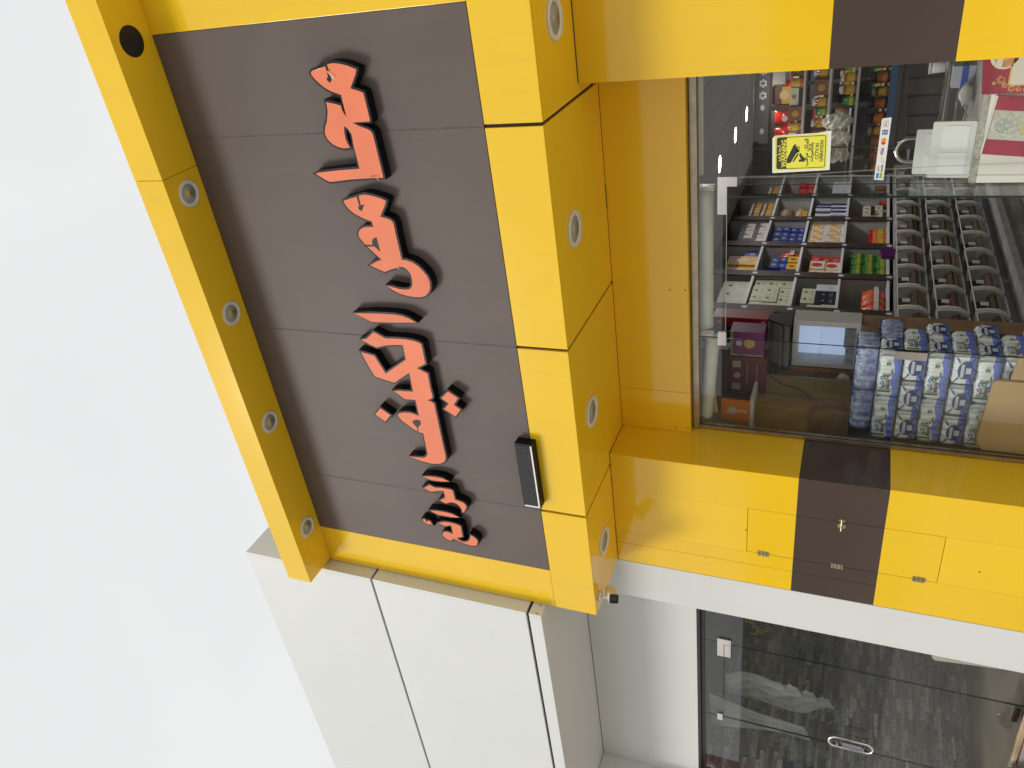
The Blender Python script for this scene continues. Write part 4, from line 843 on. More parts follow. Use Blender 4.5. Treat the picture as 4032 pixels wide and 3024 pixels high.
# ------------------------------------------------------------------ tilt-out bins below the shelves
BINF = mat('bin_white_plastic', (0.66, 0.65, 0.60), 0.4, var=0.05)
BING = glass_mat('bin_window', (0.72, 0.74, 0.75), 0.05, haze=0.012, ior=1.4)
BIND = mat('bin_dark', (0.022, 0.026, 0.027), 0.5)
cab = thing('bin_cabinet', 'grey cabinet holding rows of tilt-out food bins', 'cabinet', (-3.3, 3.2, FZ))
obj('carcass', bx(-3.60, -3.10, 1.30, 5.6, 0.36, 1.19), mat('cabinet_grey', (0.27, 0.27, 0.265), 0.5, var=0.05), cab)
obj('plinth', MB().box(-3.60, -2.98, 1.30, 5.6, FZ, 0.30).box(-3.60, -2.92, 1.30, 5.6, 0.301, 0.355), mat('grey_marble', (0.36, 0.36, 0.36), 0.3, var=0.25, vscale=6), cab)
def bin_proto():
    W_, H_ = 0.355, 0.235
    prof = [(0.0, 0.0), (0.045, 0.006), (0.085, 0.035), (0.108, 0.085), (0.112, 0.16), (0.100, H_), (0.0, H_)]   # (x out, z) side curve
    t = bpy.data.objects.new('food_bin', None); t.empty_display_size = 0.1; COL.objects.link(t)
    fr = MB()
    for y0, y1 in ((-W_/2, -W_/2+0.022), (W_/2-0.007, W_/2)):
        n = len(prof); vs = [(x, y0, z) for x, z in prof]+[(x, y1, z) for x, z in prof]
        fr.add(vs, [tuple(range(n)), tuple(reversed(range(n, 2*n)))]+[(i, (i+1) % n, n+(i+1) % n, n+i) for i in range(n)])
    fr.box(0.0, 0.06, -W_/2+0.0221, W_/2-0.0221, 0.004, 0.018).box(0.085, 0.100, -W_/2+0.0221, W_/2-0.0072, H_-0.006, H_-0.001)
    obj('frame', fr, BINF, t, local=True)
    wn_ = MB(); pr = prof[1:6]; n = len(pr)
    vs = [(x-0.004, -W_/2+0.0222, z-(0.007 if i == 4 else 0)) for i, (x, z) in enumerate(pr)]+[(x-0.004, W_/2-0.0074, z-(0.007 if i == 4 else 0)) for i, (x, z) in enumerate(pr)]
    wn_.add(vs, [(i, i+1, n+i+1, n+i) for i in range(n-1)])
    obj('window', wn_, BING, t, local=True)
    obj('back', bx(0.001, 0.004, -W_/2+0.0222, W_/2-0.0122, 0.0185, H_-0.017), BIND, t, local=True)  # added dark sheet, so the bin's inside reads as shaded
    obj('label_card', MB().box(0.1085, 0.1135, -0.11, -0.055, 0.148, 0.20), mat('label_white', (0.55, 0.54, 0.52), 0.5), t, local=True)
    return t
bp = bin_proto()
cont_cols = [(0.17, 0.10, 0.05), (0.09, 0.10, 0.055), (0.20, 0.07, 0.03), (0.28, 0.18, 0.06), (0.06, 0.04, 0.03), (0.14, 0.15, 0.04), (0.15, 0.03, 0.025), (0.12, 0.08, 0.045), (0.04, 0.09, 0.04)]
cont_mesh = []
for k, c in enumerate(cont_cols):
    m = MB(); rn = random.Random(k); h = 0.07+0.07*rn.random(); n = 8
    vs = []; 
    for i in range(n+1):
        yy = -0.155+0.31*i/n; top = h*(0.94+0.1*rn.random())
        vs += [(0.0, yy, 0.02), (0.0, yy, top*1.1), (0.06, yy, top), (0.090, yy, top*0.75), (0.055, yy, 0.022)]
    fs = [(i*5+j, i*5+j+1, (i+1)*5+j+1, (i+1)*5+j) for i in range(n) for j in range(4)]+[(0, 1, 2, 3, 4), tuple(n*5+j for j in range(5))]
    m.add(vs, fs)
    cont_mesh.append(m.mesh('contents', mat('bin_contents_%d' % k, c, 0.8, var=0.5, vscale=60, bump=0.8, bscale=90)))
BZ = [0.955, 0.690, 0.425]
names_r = ['top', 'middle', 'bottom']; names_c = ['first', 'second', 'third', 'fourth', 'fifth', 'sixth', 'seventh', 'eighth', 'ninth', 'tenth']
k = 0; used = False
for r_ in range(3):
    for c_ in range(10):
        t = bp if not used else copy_tree(bp); used = True
        t.location = (-3.098, 1.53+c_*0.388, BZ[r_])
        if c_ % 3 == 1 and r_ == 1: t.rotation_euler = (0, R(2.0), 0)
        tag(t, '%s row food bin behind a clear hood, %s from the window end' % (names_r[r_], names_c[c_]), 'bin', 'tilt-out food bins under the shelves')
        link('contents', cont_mesh[(k*5+r_) % 9], t); k += 1

# ------------------------------------------------------------------ shrink-wrapped water packs
def film_mat(name, plain=False):
    m = bpy.data.materials.new(name); m.use_nodes = True; nt = m.node_tree; b = nt.nodes['Principled BSDF']
    tc = nt.nodes.new('ShaderNodeTexCoord'); sp = nt.nodes.new('ShaderNodeSeparateXYZ'); nt.links.new(tc.outputs['Object'], sp.inputs[0])
    no = nt.nodes.new('ShaderNodeTexNoise'); no.inputs['Scale'].default_value = 14; nt.links.new(tc.outputs['Object'], no.inputs['Vector'])
    wv = nt.nodes.new('ShaderNodeMath'); wv.operation = 'SINE'; mu = nt.nodes.new('ShaderNodeMath'); mu.operation = 'MULTIPLY'; mu.inputs[1].default_value = 38
    nt.links.new(sp.outputs['X'], mu.inputs[0]); nt.links.new(mu.outputs[0], wv.inputs[0])
    ad = nt.nodes.new('ShaderNodeMath'); ad.operation = 'MULTIPLY_ADD'; ad.inputs[1].default_value = 0.0075
    nt.links.new(wv.outputs[0], ad.inputs[0]); nt.links.new(sp.outputs['Z'], ad.inputs[2])
    rp_ = nt.nodes.new('ShaderNodeValToRGB'); rp_.color_ramp.interpolation = 'CONSTANT'
    mr = nt.nodes.new('ShaderNodeMapRange'); mr.inputs[1].default_value = 0; mr.inputs[2].default_value = 0.14
    nt.links.new(ad.outputs[0], mr.inputs[0]); nt.links.new(mr.outputs[0], rp_.inputs['Fac'])
    e = rp_.color_ramp.elements
    cols = [(0.0, (0.16, 0.19, 0.26)), (0.08, (0.10, 0.19, 0.58)), (0.17, (0.16, 0.22, 0.62)), (0.33, (0.70, 0.76, 0.76)), (0.93, (0.30, 0.35, 0.42))]
    if plain: cols = [(0.0, (0.14, 0.18, 0.42)), (0.3, (0.24, 0.31, 0.58)), (0.55, (0.42, 0.50, 0.70)), (0.8, (0.20, 0.27, 0.56)), (0.92, (0.48, 0.54, 0.66))]
    e[0].position = cols[0][0]; e[0].color = (*cols[0][1], 1); e[1].position = cols[1][0]; e[1].color = (*cols[1][1], 1)
    for p_, c in cols[2:]:
        q = e.new(p_); q.color = (*c, 1)
    last = rp_.outputs['Color']
    if plain:
        no2 = nt.nodes.new('ShaderNodeTexNoise'); no2.inputs['Scale'].default_value = 30; no2.inputs['Detail'].default_value = 5; nt.links.new(tc.outputs['Object'], no2.inputs['Vector'])
        r2 = nt.nodes.new('ShaderNodeValToRGB'); r2.color_ramp.elements[0].position = 0.35; r2.color_ramp.elements[1].position = 0.7
        r2.color_ramp.elements[0].color = (0.07, 0.10, 0.28, 1); r2.color_ramp.elements[1].color = (0.66, 0.72, 0.82, 1); nt.links.new(no2.outputs['Fac'], r2.inputs['Fac'])
        mx = nt.nodes.new('ShaderNodeMix'); mx.data_type = 'RGBA'; mx.inputs[0].default_value = 0.55
        nt.links.new(last, mx.inputs[6]); nt.links.new(r2.outputs['Color'], mx.inputs[7]); last = mx.outputs[2]
    nt.links.new(last, b.inputs['Base Color'])
    b.inputs['Roughness'].default_value = 0.22
    bp_ = nt.nodes.new('ShaderNodeBump'); bp_.inputs['Strength'].default_value = 0.8; bp_.inputs['Distance'].default_value = 0.010
    n3 = nt.nodes.new('ShaderNodeTexNoise'); n3.inputs['Scale'].default_value = 26; n3.inputs['Detail'].default_value = 4; nt.links.new(tc.outputs['Object'], n3.inputs['Vector'])
    nt.links.new(n3.outputs['Fac'], bp_.inputs['Height']); nt.links.new(bp_.outputs['Normal'], b.inputs['Normal'])
    MATS[name] = m; return m
FILM = film_mat('printed_film'); PLAIN = film_mat('plain_film', True)
CAPB = mat('bottle_blue', (0.05, 0.075, 0.22), 0.25, var=0.4, vscale=30); SEALG = mat('print_leaf', (0.05, 0.20, 0.03), 0.4); INKP = mat('print_plum', (0.06, 0.015, 0.07), 0.4)
PLN, PWD, PHT = 0.348, 0.228, 0.138
def pack_body(jit):
    rn = random.Random(jit); nx_, ny_ = 6, 4; sec = []
    N = 72
    for k in range(N):
        f = k/N*4; e_ = int(f); u = f-e_
        hx, hy = PLN/2, PWD/2
        if e_ == 0: p = (-hx+PLN*u, -hy); nrm = (0, -1); q = u*nx_
        elif e_ == 1: p = (hx, -hy+PWD*u); nrm = (1, 0); q = u*ny_
        elif e_ == 2: p = (hx-PLN*u, hy); nrm = (0, 1); q = u*nx_
        else: p = (-hx, hy-PWD*u); nrm = (-1, 0); q = u*ny_
        b = 0.017*(abs(math.sin(math.pi*q))**0.6-1)
        cr_ = 0.985 if min(u, 1-u) > 0.03 else 0.94
        sec.append((p[0]*cr_+nrm[0]*b, p[1]*cr_+nrm[1]*b))
    m = MB(); vs = []; hs = [(0, 0.95), (0.008, 0.985), (0.03, 1.0), (0.05, 0.985), (0.085, 1.0), (0.108, 0.985), (0.126, 0.93), (PHT-0.002, 0.84)]
    for h, s_ in hs:
        for (x, y) in sec: vs.append((x*s_+0.0015*(rn.random()-0.5), y*(s_ if s_ > 0.95 else s_*0.99)+0.002*(rn.random()-0.5), h))
    n = len(hs)
    fs = [(i*N+k, i*N+(k+1) % N, (i+1)*N+(k+1) % N, (i+1)*N+k) for i in range(n-1) for k in range(N)]+[tuple(reversed(range(N))), tuple(range((n-1)*N, n*N))]
    m.add(vs, fs); return m
def pack_proto(plain, seed):
    t = bpy.data.objects.new('water_pack', None); t.empty_display_size = 0.1; COL.objects.link(t)
    obj('film', pack_body(seed), PLAIN if plain else FILM, t, True, True)
    if plain:
        cp_ = MB()
        for i in range(6):
            for j in range(4): cp_.lathe([(0.014, PHT-0.004), (0.014, PHT+0.003), (0, PHT+0.004)], (-0.145+i*0.058, -0.082+j*0.055, 0), 'Z', 8)
        obj('caps', cp_, CAPB, t, False, True)
        return t
    for s_ in (-1, 1):
        e_ = MB(); pts = [(s_*(PLN/2+0.001), 0.063*math.cos(R(18*k)), 0.062+0.042*math.sin(R(18*k))) for k in range(20)]
        e_.add(pts, [tuple(range(20))])
        for yy_, zz_ in ((0.100, 0.125), (-0.100, 0.125), (0.104, 0.012), (-0.104, 0.012)):   # dark pulled folds running to the corners
            y1_, z1_ = yy_*0.55, 0.062+(zz_-0.062)*0.55
            e_.add([(s_*(PLN/2+0.0008), y1_, z1_-0.006), (s_*(PLN/2+0.0008), y1_, z1_+0.006), (s_*(PLN/2+0.0004), yy_, zz_+0.003), (s_*(PLN/2+0.0004), yy_, zz_-0.003)], [(0, 1, 2, 3)])
        o_ = obj('end_opening', e_, CAPB, t, False, True)
        obj('bottle_label', MB().box(s_*(PLN/2+0.0014)-0.0004, s_*(PLN/2+0.0014)+0.0004, -0.020, 0.022, 0.028, 0.058).box(s_*(PLN/2+0.0013)-0.0005, s_*(PLN/2+0.0013)+0.0005, -0.045, 0.05, 0.068, 0.086), mat('label_pale', (0.5, 0.55, 0.6), 0.4), o_, False, True)
        yb = s_*(PWD/2-0.0005)
        st = MB().box(s_*0.125-0.006, s_*0.125+0.006, yb-0.001, yb+0.001, 0.050, 0.128)
        obj('green_band', st, SEALG, t, False, True)
    d = -PWD/2-0.0015
    for yy, sg, rz in ((d, 1, 0), (-d, -1, math.pi)):
        me = text_mesh('aqua', 0.040, bold=0.0008)
        me.transform(Matrix.Rotation(rz, 4, 'Z') @ Matrix.Translation((-0.070, 0, 0.072)) @ Matrix.Rotation(R(90), 4, 'X')); me.materials.clear(); me.materials.append(INKP)
        link('lettering', me, t, (0, yy, 0))
        me = text_mesh('\ufe8d\ufeee\ufedb\ufe8d', 0.040, bold=0.0006)
        me.transform(Matrix.Rotation(rz, 4, 'Z') @ Matrix.Translation((-0.075, 0, 0.103)) @ Matrix.Rotation(R(90), 4, 'X')); me.materials.clear(); me.materials.append(INKP)
        link('lettering', me, t, (0, yy, 0))
        dm = MB()
        def ell(cx_, cz_, a, b_, mi, lay):
            dm.add([(sg*(cx_+a*math.cos(R(24*k))), -sg*0.0004*lay, cz_+b_*math.sin(R(24*k))) for k in range(15)], [tuple(range(15))], mi)
        ell(-0.018, 0.108, 0.015, 0.012, 0, 1); ell(-0.018, 0.107, 0.006, 0.005, 2, 2); ell(-0.017, 0.084, 0.017, 0.012, 1, 1); ell(-0.017, 0.084, 0.007, 0.006, 2, 2); ell(0.0, 0.066, 0.007, 0.007, 3, 1)
        dm.add([(sg*x_, -sg*0.0004, z_) for x_, z_ in ((0.005, 0.050), (0.045, 0.050), (0.045, 0.058), (0.005, 0.058))], [(0, 1, 2, 3)], 1)
        dm.add([(sg*x_, -sg*0.0004, z_) for x_, z_ in ((0.075, 0.082), (0.100, 0.082), (0.100, 0.090), (0.075, 0.090))], [(0, 1, 2, 3)], 1)
        for q_ in range(6): dm.add([(sg*x_, -sg*0.0004, z_) for x_, z_ in ((0.076+q_*0.004, 0.064), (0.078+q_*0.004, 0.064), (0.078+q_*0.004, 0.079), (0.076+q_*0.004, 0.079))], [(0, 1, 2, 3)], 4)
        me = dm.mesh('emblem', [mat('print_sky', (0.08, 0.25, 0.5), 0.4), SEALG, mat('print_white', (0.6, 0.65, 0.65), 0.4), mat('print_crimson', (0.45, 0.02, 0.03), 0.4), SINK])
        link('emblem', me, t, (0, yy-sg*0.0002, 0))
    return t
pa = [pack_proto(False, 1), pack_proto(False, 2)]; pq = pack_proto(True, 3)
first = {id(p): True for p in pa+[pq]}
def place_pack(proto, x, y, z, rz, label, group):
    if first[id(proto)]: t = proto; first[id(proto)] = False
    else: t = copy_tree(proto)
    t.location = (x, y, z); t.rotation_euler = (0, 0, rz); tag(t, label, 'water pack', group); return t
rn = random.Random(21); Z0 = 0.197; LH = 0.141
names_l = ['bottom', 'second', 'third', 'fourth', 'fifth', 'sixth', 'seventh', 'top printed']
solo('wooden_pallet', MB().box(-3.47, -2.75, 0.59, 1.08, FZ+0.001, 0.14).box(-3.47, -2.75, 0.59, 1.08, 0.175, 0.196).box(-3.45, -3.35, 0.6, 1.07, 0.14, 0.175).box(-2.87, -2.77, 0.6, 1.07, 0.14, 0.175), CARD, 'low wooden pallet under the stack of water packs', 'pallet')
for L in range(8):
    z = Z0+L*LH; fr_lab = 'white and blue water pack, %s layer of the stack, ' % names_l[L]
    j = lambda: (rn.random()-0.5)*0.022
    if L % 2 == 1:
        for i in range(2):
            place_pack(pa[i], -2.935-i*0.352+j(), 0.725+j()*0.5, z, j(), fr_lab+('long side front right' if i == 0 else 'long side front left'), 'stacked water packs')
            place_pack(pq if (L == 7 and i == 0) else pa[1-i], -2.935-i*0.352+j(), 0.962+j()*0.5, z, math.pi+j(), fr_lab+('behind right' if i == 0 else 'behind left'), 'stacked water packs')
    else:
        for i in range(3):
            place_pack(pa[i % 2], -2.876-i*0.2345+j()*0.6, 0.785+j()*0.5, z, R(90)+j(), fr_lab+('end on at the right', 'end on in the middle', 'end on at the left')[i], 'stacked water packs')
for i in range(2): place_pack(pq, -2.95-i*0.345, 0.80+0.02*i, Z0+8*LH, R(2), ('clear blue water pack on top of the stack, right one', 'clear blue water pack on top of the stack, left one')[i], 'clear water packs on the stack')
# cardboard in front of the stack
cb = thing('cardboard_box', 'flattened brown cardboard box standing against the inside of the left pane', 'box', (-3.13, 0.53, 0.15))
def slab(poly, y0, y1, m, name, parent): return obj(name, MB().xz(poly, y0, y1), m, parent)
slab([(-3.40, 0.151), (-2.865, 0.151), (-2.865, 0.66), (-2.88, 0.675), (-3.31, 0.70), (-3.395, 0.66)], 0.515, 0.545, CARD, 'front_panel', cb)
slab([(-3.405, 0.151), (-3.13, 0.151), (-3.13, 0.712), (-3.405, 0.69)], 0.5485, 0.568, CARD, 'rear_flap', cb)
slab([(-2.86, 0.151), (-2.70, 0.151), (-2.70, 0.57), (-2.86, 0.585)], 0.53, 0.55, CARD, 'side_flap', cb)

solo('hanging_bag', MB().xz([(-0.06, 0.0), (0.055, 0.01), (0.06, 0.17), (0.0, 0.185), (-0.058, 0.165)], -0.02, 0.02), mat('snack_purple', (0.10, 0.015, 0.11), 0.25, dirt=(0.16, 0.25, 0.03), dscale=9, damt=0.9), 'purple snack bag hanging in front of the shelves above the bins', 'bag').location = (-3.11, 3.02, 1.13)
bpy.data.objects['hanging_bag'].rotation_euler = (0, 0, R(80))
# ------------------------------------------------------------------ clutter behind the left pane
WALN = mat('brown_laminate', (0.24, 0.16, 0.09), 0.4, var=0.25, vscale=9)
fc = thing('wooden_cabinet', 'tall brown laminate cabinet behind the water packs', 'cabinet', (-3.2, 1.18, FZ))
obj('base_unit', bx(-3.60, -2.84, 1.085, 1.262, FZ+0.001, 1.44), WALN, fc)
obj('side_unit', bx(-3.60, -3.22, 1.085, 1.262, 1.441, 2.05), WALN, fc)
for x in (-3.24, -3.40): obj('edge_strip', bx(x-0.012, x+0.012, 1.076, 1.0845, 1.44, 2.045), mat('red_wood', (0.30, 0.10, 0.04), 0.5), fc)
fg = thing('display_fridge', 'small lit glass-front fridge above the water packs', 'fridge', (-3.01, 1.09, 1.445))
obj('case', MB().box(-3.205, -2.825, 1.092, 1.26, 1.4415, 1.47).box(-3.205, -2.825, 1.092, 1.26, 1.86, 1.895).box(-3.205, -3.172, 1.092, 1.26, 1.4701, 1.8599).box(-2.865, -2.825, 1.092, 1.26, 1.4701, 1.8599), mat('fridge_grey', (0.50, 0.50, 0.48), 0.4), fg)
obj('lit_back', bx(-3.171, -2.866, 1.235, 1.245, 1.471, 1.859), mat('fridge_light', (0.6, 0.7, 0.9), 0.5, emit=(0.55, 0.68, 1.0), estr=0.42), fg)
obj('contents', MB().box(-3.05, -2.90, 1.13, 1.20, 1.471, 1.545).box(-3.16, -3.07, 1.14, 1.20, 1.471, 1.53), mat('fridge_stuff', (0.34, 0.36, 0.36), 0.5, var=0.3, vscale=25), fg)
obj('glass_front', bx(-3.171, -2.866, 1.098, 1.103, 1.471, 1.859), GLASS, fg)
tk = MB()
for q_ in range(7): tk.box(-2.93-q_*0.03, -2.928-q_*0.03, 1.0955, 1.0975, 1.69, 1.705)
obj('scale_marks', tk, SINK, fg)
cn = thing('fridge_canopy', 'dark grey sloped hood on top of the small fridge', 'hood', (-3.01, 1.09, 1.897))
GREYD = mat('hood_grey', (0.10, 0.10, 0.10), 0.4)
obj('panel', MB().add([(-3.19, 1.02, 1.915), (-2.83, 1.02, 1.925), (-2.83, 1.10, 2.05), (-3.19, 1.10, 2.06), (-3.19, 1.24, 1.9), (-2.83, 1.24, 1.9)], [(0, 1, 2, 3), (3, 2, 5, 4), (0, 4, 5, 1)]), mat('hood_panel', (0.17, 0.17, 0.165), 0.35), cn)
for x in (-2.835, -3.20): 
    pf = [(1.00, 1.905), (1.01, 1.96), (1.06, 2.05), (1.10, 2.075), (1.16, 2.07), (1.25, 1.90)]
    v = [(x, y, z) for y, z in pf]+[(x+0.014, y, z) for y, z in pf]; n = 6
    obj('end_cheek', MB().add(v, [tuple(range(n)), tuple(reversed(range(n, 2*n)))]+[(i, (i+1) % n, n+(i+1) % n, n+i) for i in range(n)]), BLK2, cn)
obj('bar', MB().tube([(-3.18, 1.015, 1.97), (-2.84, 1.015, 1.975)], 0.012, 8), GREYD, cn)
PUR = mat('carton_purple', (0.16, 0.02, 0.13), 0.35, var=0.1); MAR = mat('carton_maroon', (0.12, 0.02, 0.035), 0.4, var=0.1)
c1 = thing('printed_carton', 'purple carton with green leaf borders and a gold emblem', 'carton', (-2.94, 0.92, 2.052))
obj('box', bx(-3.045, -2.845, 0.90, 1.05, 2.078, 2.318), PUR, c1)
obj('leaf_border', MB().box(-3.046, -2.844, 0.898, 0.8995, 2.296, 2.318).box(-3.045, -3.031, 0.8976, 0.8994, 2.079, 2.2955), mat('leaf_print', (0.22, 0.30, 0.12), 0.5, var=0.6, vscale=60), c1)
em = MB().xz(disc(-2.94, 2.18, 0.04), 0.8985); em.xz(disc(-2.94, 2.255, 0.022), 0.8985, None, 1)
obj('emblem', em, [mat('gold_print', (0.5, 0.34, 0.06), 0.4), mat('pale_print', (0.45, 0.5, 0.55), 0.4)], c1)
c1.location.z += 0.0
c2 = thing('printed_carton', 'maroon carton with pale square windows left of the purple one', 'carton', (-3.21, 0.92, 2.052))
obj('box', bx(-3.375, -3.06, 0.905, 1.06, 2.052, 2.345), MAR, c2)
obj('print', MB().box(-3.15, -3.095, 0.902, 0.9045, 2.24, 2.30).box(-3.345, -3.29, 0.902, 0.9045, 2.24, 2.30).xz(disc(-3.22, 2.265, 0.025), 0.903).box(-3.30, -3.12, 0.902, 0.9045, 2.19, 2.194).box(-3.33, -3.11, 0.902, 0.9045, 2.12, 2.124), mat('carton_print', (0.36, 0.33, 0.30), 0.5), c2)
solo('grey_carton', bx(-3.38, -2.84, 1.0615, 1.25, 2.0515, 2.052+0.02), GREYD, 'thin dark board under the cartons on the cabinet', 'board')
c3 = thing('printed_carton', 'long red and blue carton lying on top of the cabinet', 'carton', (-2.94, 1.16, 2.073))
obj('red_side', bx(-2.915, -2.836, 1.10, 1.24, 2.0725, 2.477), mat('carton_red', (0.30, 0.012, 0.02), 0.4), c3)
obj('blue_side', bx(-3.05, -2.9155, 1.10, 1.24, 2.0725, 2.477), mat('carton_blue', (0.015, 0.03, 0.14), 0.4), c3)
obj('print', MB().add([(-2.85, 1.099, 2.10), (-2.87, 1.099, 2.13), (-2.88, 1.099, 2.10)], [(0, 1, 2)]).add([(-2.86, 1.099, 2.42), (-2.88, 1.099, 2.45), (-2.89, 1.099, 2.42)], [(0, 1, 2)]).box(-2.96, -2.95, 1.0985, 1.0995, 2.30, 2.43), mat('carton_white', (0.5, 0.48, 0.46), 0.5), c3)
c4 = thing('orange_poster', 'orange board with a printed tower beside the window frame', 'poster', (-3.355, 0.63, 2.10))
obj('board', bx(-3.44, -3.262, 0.62, 0.635, 2.135, 2.335), mat('poster_orange', (0.48, 0.13, 0.025), 0.5), c4)
obj('print', MB().box(-3.36, -3.34, 0.618, 0.6195, 2.15, 2.25).xz(disc(-3.35, 2.255, 0.032), 0.6188).box(-3.375, -3.365, 0.6175, 0.6192, 2.25, 2.32), mat('poster_print', (0.38, 0.36, 0.33), 0.5), c4)
obj('support', bx(-3.60, -3.36, 0.75, 0.9, 1.46, 2.134), WALN, c4)
obj('shelf_board', bx(-3.60, -3.262, 0.637, 0.9, 2.11, 2.1345), SHELF, c4)
lw = solo('brown_board', bx(-3.58, -3.20, 0.905, 0.93, 1.463, 2.05), mat('board_brown', (0.17, 0.115, 0.045), 0.45, var=0.15, vscale=12), 'dark brown board left of the fridge', 'board')
solo('cable', MB().tube([(-3.19, 0.89, 2.03), (-3.25, 0.885, 1.95), (-3.29, 0.88, 1.80), (-3.38, 0.88, 1.70), (-3.44, 0.88, 1.60)], 0.004, 6), BLK2, 'thin dark cable hanging in front of the brown board', 'cable')
def crumple(c, sx_, sy_, sz_, seed, n=10, m_=8):
    rn = random.Random(seed); v = []
    for i in range(n+1):
        th = math.pi*i/n
        for k in range(m_):
            ph = 2*math.pi*k/m_; q = 0.75+0.5*rn.random()
            v.append((c[0]+sx_*q*math.sin(th)*math.cos(ph), c[1]+sy_*q*math.sin(th)*math.sin(ph), c[2]+sz_*(1+math.cos(th))*(0.85+0.15*q)))
    return MB().add(v, [(i*m_+k, i*m_+(k+1) % m_, (i+1)*m_+(k+1) % m_, (i+1)*m_+k) for i in range(n) for k in range(m_)])
BAGW = mat('thin_white_bag', (0.58, 0.56, 0.52), 0.35, var=0.1, vscale=15)
solo('plastic_bag', crumple((-3.25, 1.02, 1.475), 0.045, 0.03, 0.05, 5), BAGW, 'crumpled white bag beside the fridge', 'bag', smooth=True)

# ------------------------------------------------------------------ sales counter on the right
CY, CZ = 0.575, 0.988
ct = thing('sales_counter', 'white counter with a granite top right of the open door', 'counter', (-1.0, 0.9, FZ))
obj('front_panel', bx(-1.638, 0.28, CY, CY+0.03, FZ+0.001, CZ-0.031), mat('counter_white', (0.84, 0.84, 0.79), 0.3, var=0.03), ct)
obj('side_panel', bx(-1.638, -1.612, CY+0.0305, 1.30, FZ+0.001, CZ-0.031), mat('counter_side', (0.50, 0.42, 0.33), 0.5, var=0.1), ct)
obj('granite_top', bx(-1.641, 0.29, CY-0.004, 1.32, CZ-0.03, CZ), mat('granite', (0.42, 0.41, 0.36), 0.35, var=0.35, vscale=45), ct)
obj('body', bx(-1.611, 0.28, CY+0.0305, 1.30, FZ+0.001, CZ-0.0315), SHBACK, ct)
dc = thing('display_case', 'low glass display case with steel rails on the counter', 'display case', (-0.7, 1.25, CZ))
rl = MB()
for y, z in ((1.20, 1.05), (1.28, 1.125), (1.20, CZ+0.012)): rl.tube([(-1.60, y, z), (0.2, y, z)], 0.008, 8)
for x in (-1.60, -0.7, 0.2): rl.tube([(x, 1.20, CZ+0.002), (x, 1.20, 1.05)], 0.007, 8).tube([(x, 1.28, CZ+0.002), (x, 1.28, 1.125)], 0.007, 8)
obj('rails', rl, CHROME, dc, True)
obj('glass', bx(-1.595, 0.19, 1.188, 1.191, CZ+0.022, 1.04), GLASS, dc)
solo('pen', MB().tube([(-1.40, 1.06, CZ+0.006), (-1.31, 1.03, 1.045)], 0.0045, 8), CHROME, 'thin metal pen lying on the counter', 'pen')
solo('tissue_bag', crumple((-1.26, 1.02, CZ+0.001), 0.060, 0.05, 0.038, 8), mat('tissue_white', (0.82, 0.83, 0.80), 0.5), 'crumpled white tissue bag on the counter', 'bag', smooth=True)
bb = thing('blue_packet_box', 'grey and blue packet box on the counter', 'box', (-1.17, 1.12, CZ+0.001))
obj('box', bx(-1.24, -1.12, 1.09, 1.17, CZ+0.001, 1.105), mat('packet_grey', (0.40, 0.43, 0.50), 0.4), bb)
obj('band', bx(-1.2412, -1.1188, 1.0885, 1.1712, 1.025, 1.058), mat('packet_blue', (0.02, 0.07, 0.45), 0.4), bb)
for k, (x, lab) in enumerate(((-1.17, 'white tub standing at the right end of the display case'), (-1.06, 'second white tub nearer the right pillar'))):
    t = thing('white_tub', lab, 'tub', (x, 1.40, 1.10)); obj('tub', MB().lathe([(0.04, 0), (0.047, 0.09), (0.047, 0.10)], (0, 0, 0), 'Z', 18), WPL, t, True, True)
    obj('lid', MB().lathe([(0.05, 0.101), (0.05, 0.115), (0, 0.117)], (0, 0, 0), 'Z', 18), mat('tub_lid', (0.55, 0.5, 0.55), 0.4), t, True, True)
solo('tub_shelf', MB().box(-1.55, 0.2, 1.345, 1.46, 1.08, 1.099).box(-1.55, -1.53, 1.36, 1.45, FZ+0.001, 1.0795).box(0.18, 0.2, 1.36, 1.45, FZ+0.001, 1.0795), mat('rack_dark', (0.12, 0.12, 0.12), 0.4), 'narrow dark shelf behind the display case', 'shelf')
# white plastic holders with pale windows, standing on the counter top
HOLD = mat('holder_white', (0.74, 0.76, 0.73), 0.4, var=0.03); HWIN = mat('holder_window', (0.84, 0.88, 0.88), 0.2)
for k, (x0, w_, h_, y0, lab) in enumerate(((-1.622, 0.312, 0.212, 0.62, 'front white plastic holder with two pale windows on the counter'), (-1.628, 0.255, 0.285, 0.70, 'rear white plastic holder with two pale windows on the counter'))):
    t = thing('plastic_holder', lab, 'holder', (x0+w_/2, y0, CZ+0.001), 'white holders on the counter'); t.rotation_euler = (R(-3), 0, 0)
    obj('sheet', MB().xz(rrect(-w_/2, w_/2, 0, h_, 0.010), 0.0, 0.012), HOLD, t, local=True)
    for a_, b_ in ((-w_/2+0.022, -0.012), (0.012, w_/2-0.022)):
        obj('window', MB().xz(rrect(a_, b_, 0.03, h_-0.05, 0.014), -0.003, -0.0005), HWIN, t, local=True)
    obj('foot', MB().box(-w_/2+0.01, w_/2-0.01, 0.0125, 0.05, 0, 0.006), HOLD, t, local=True)
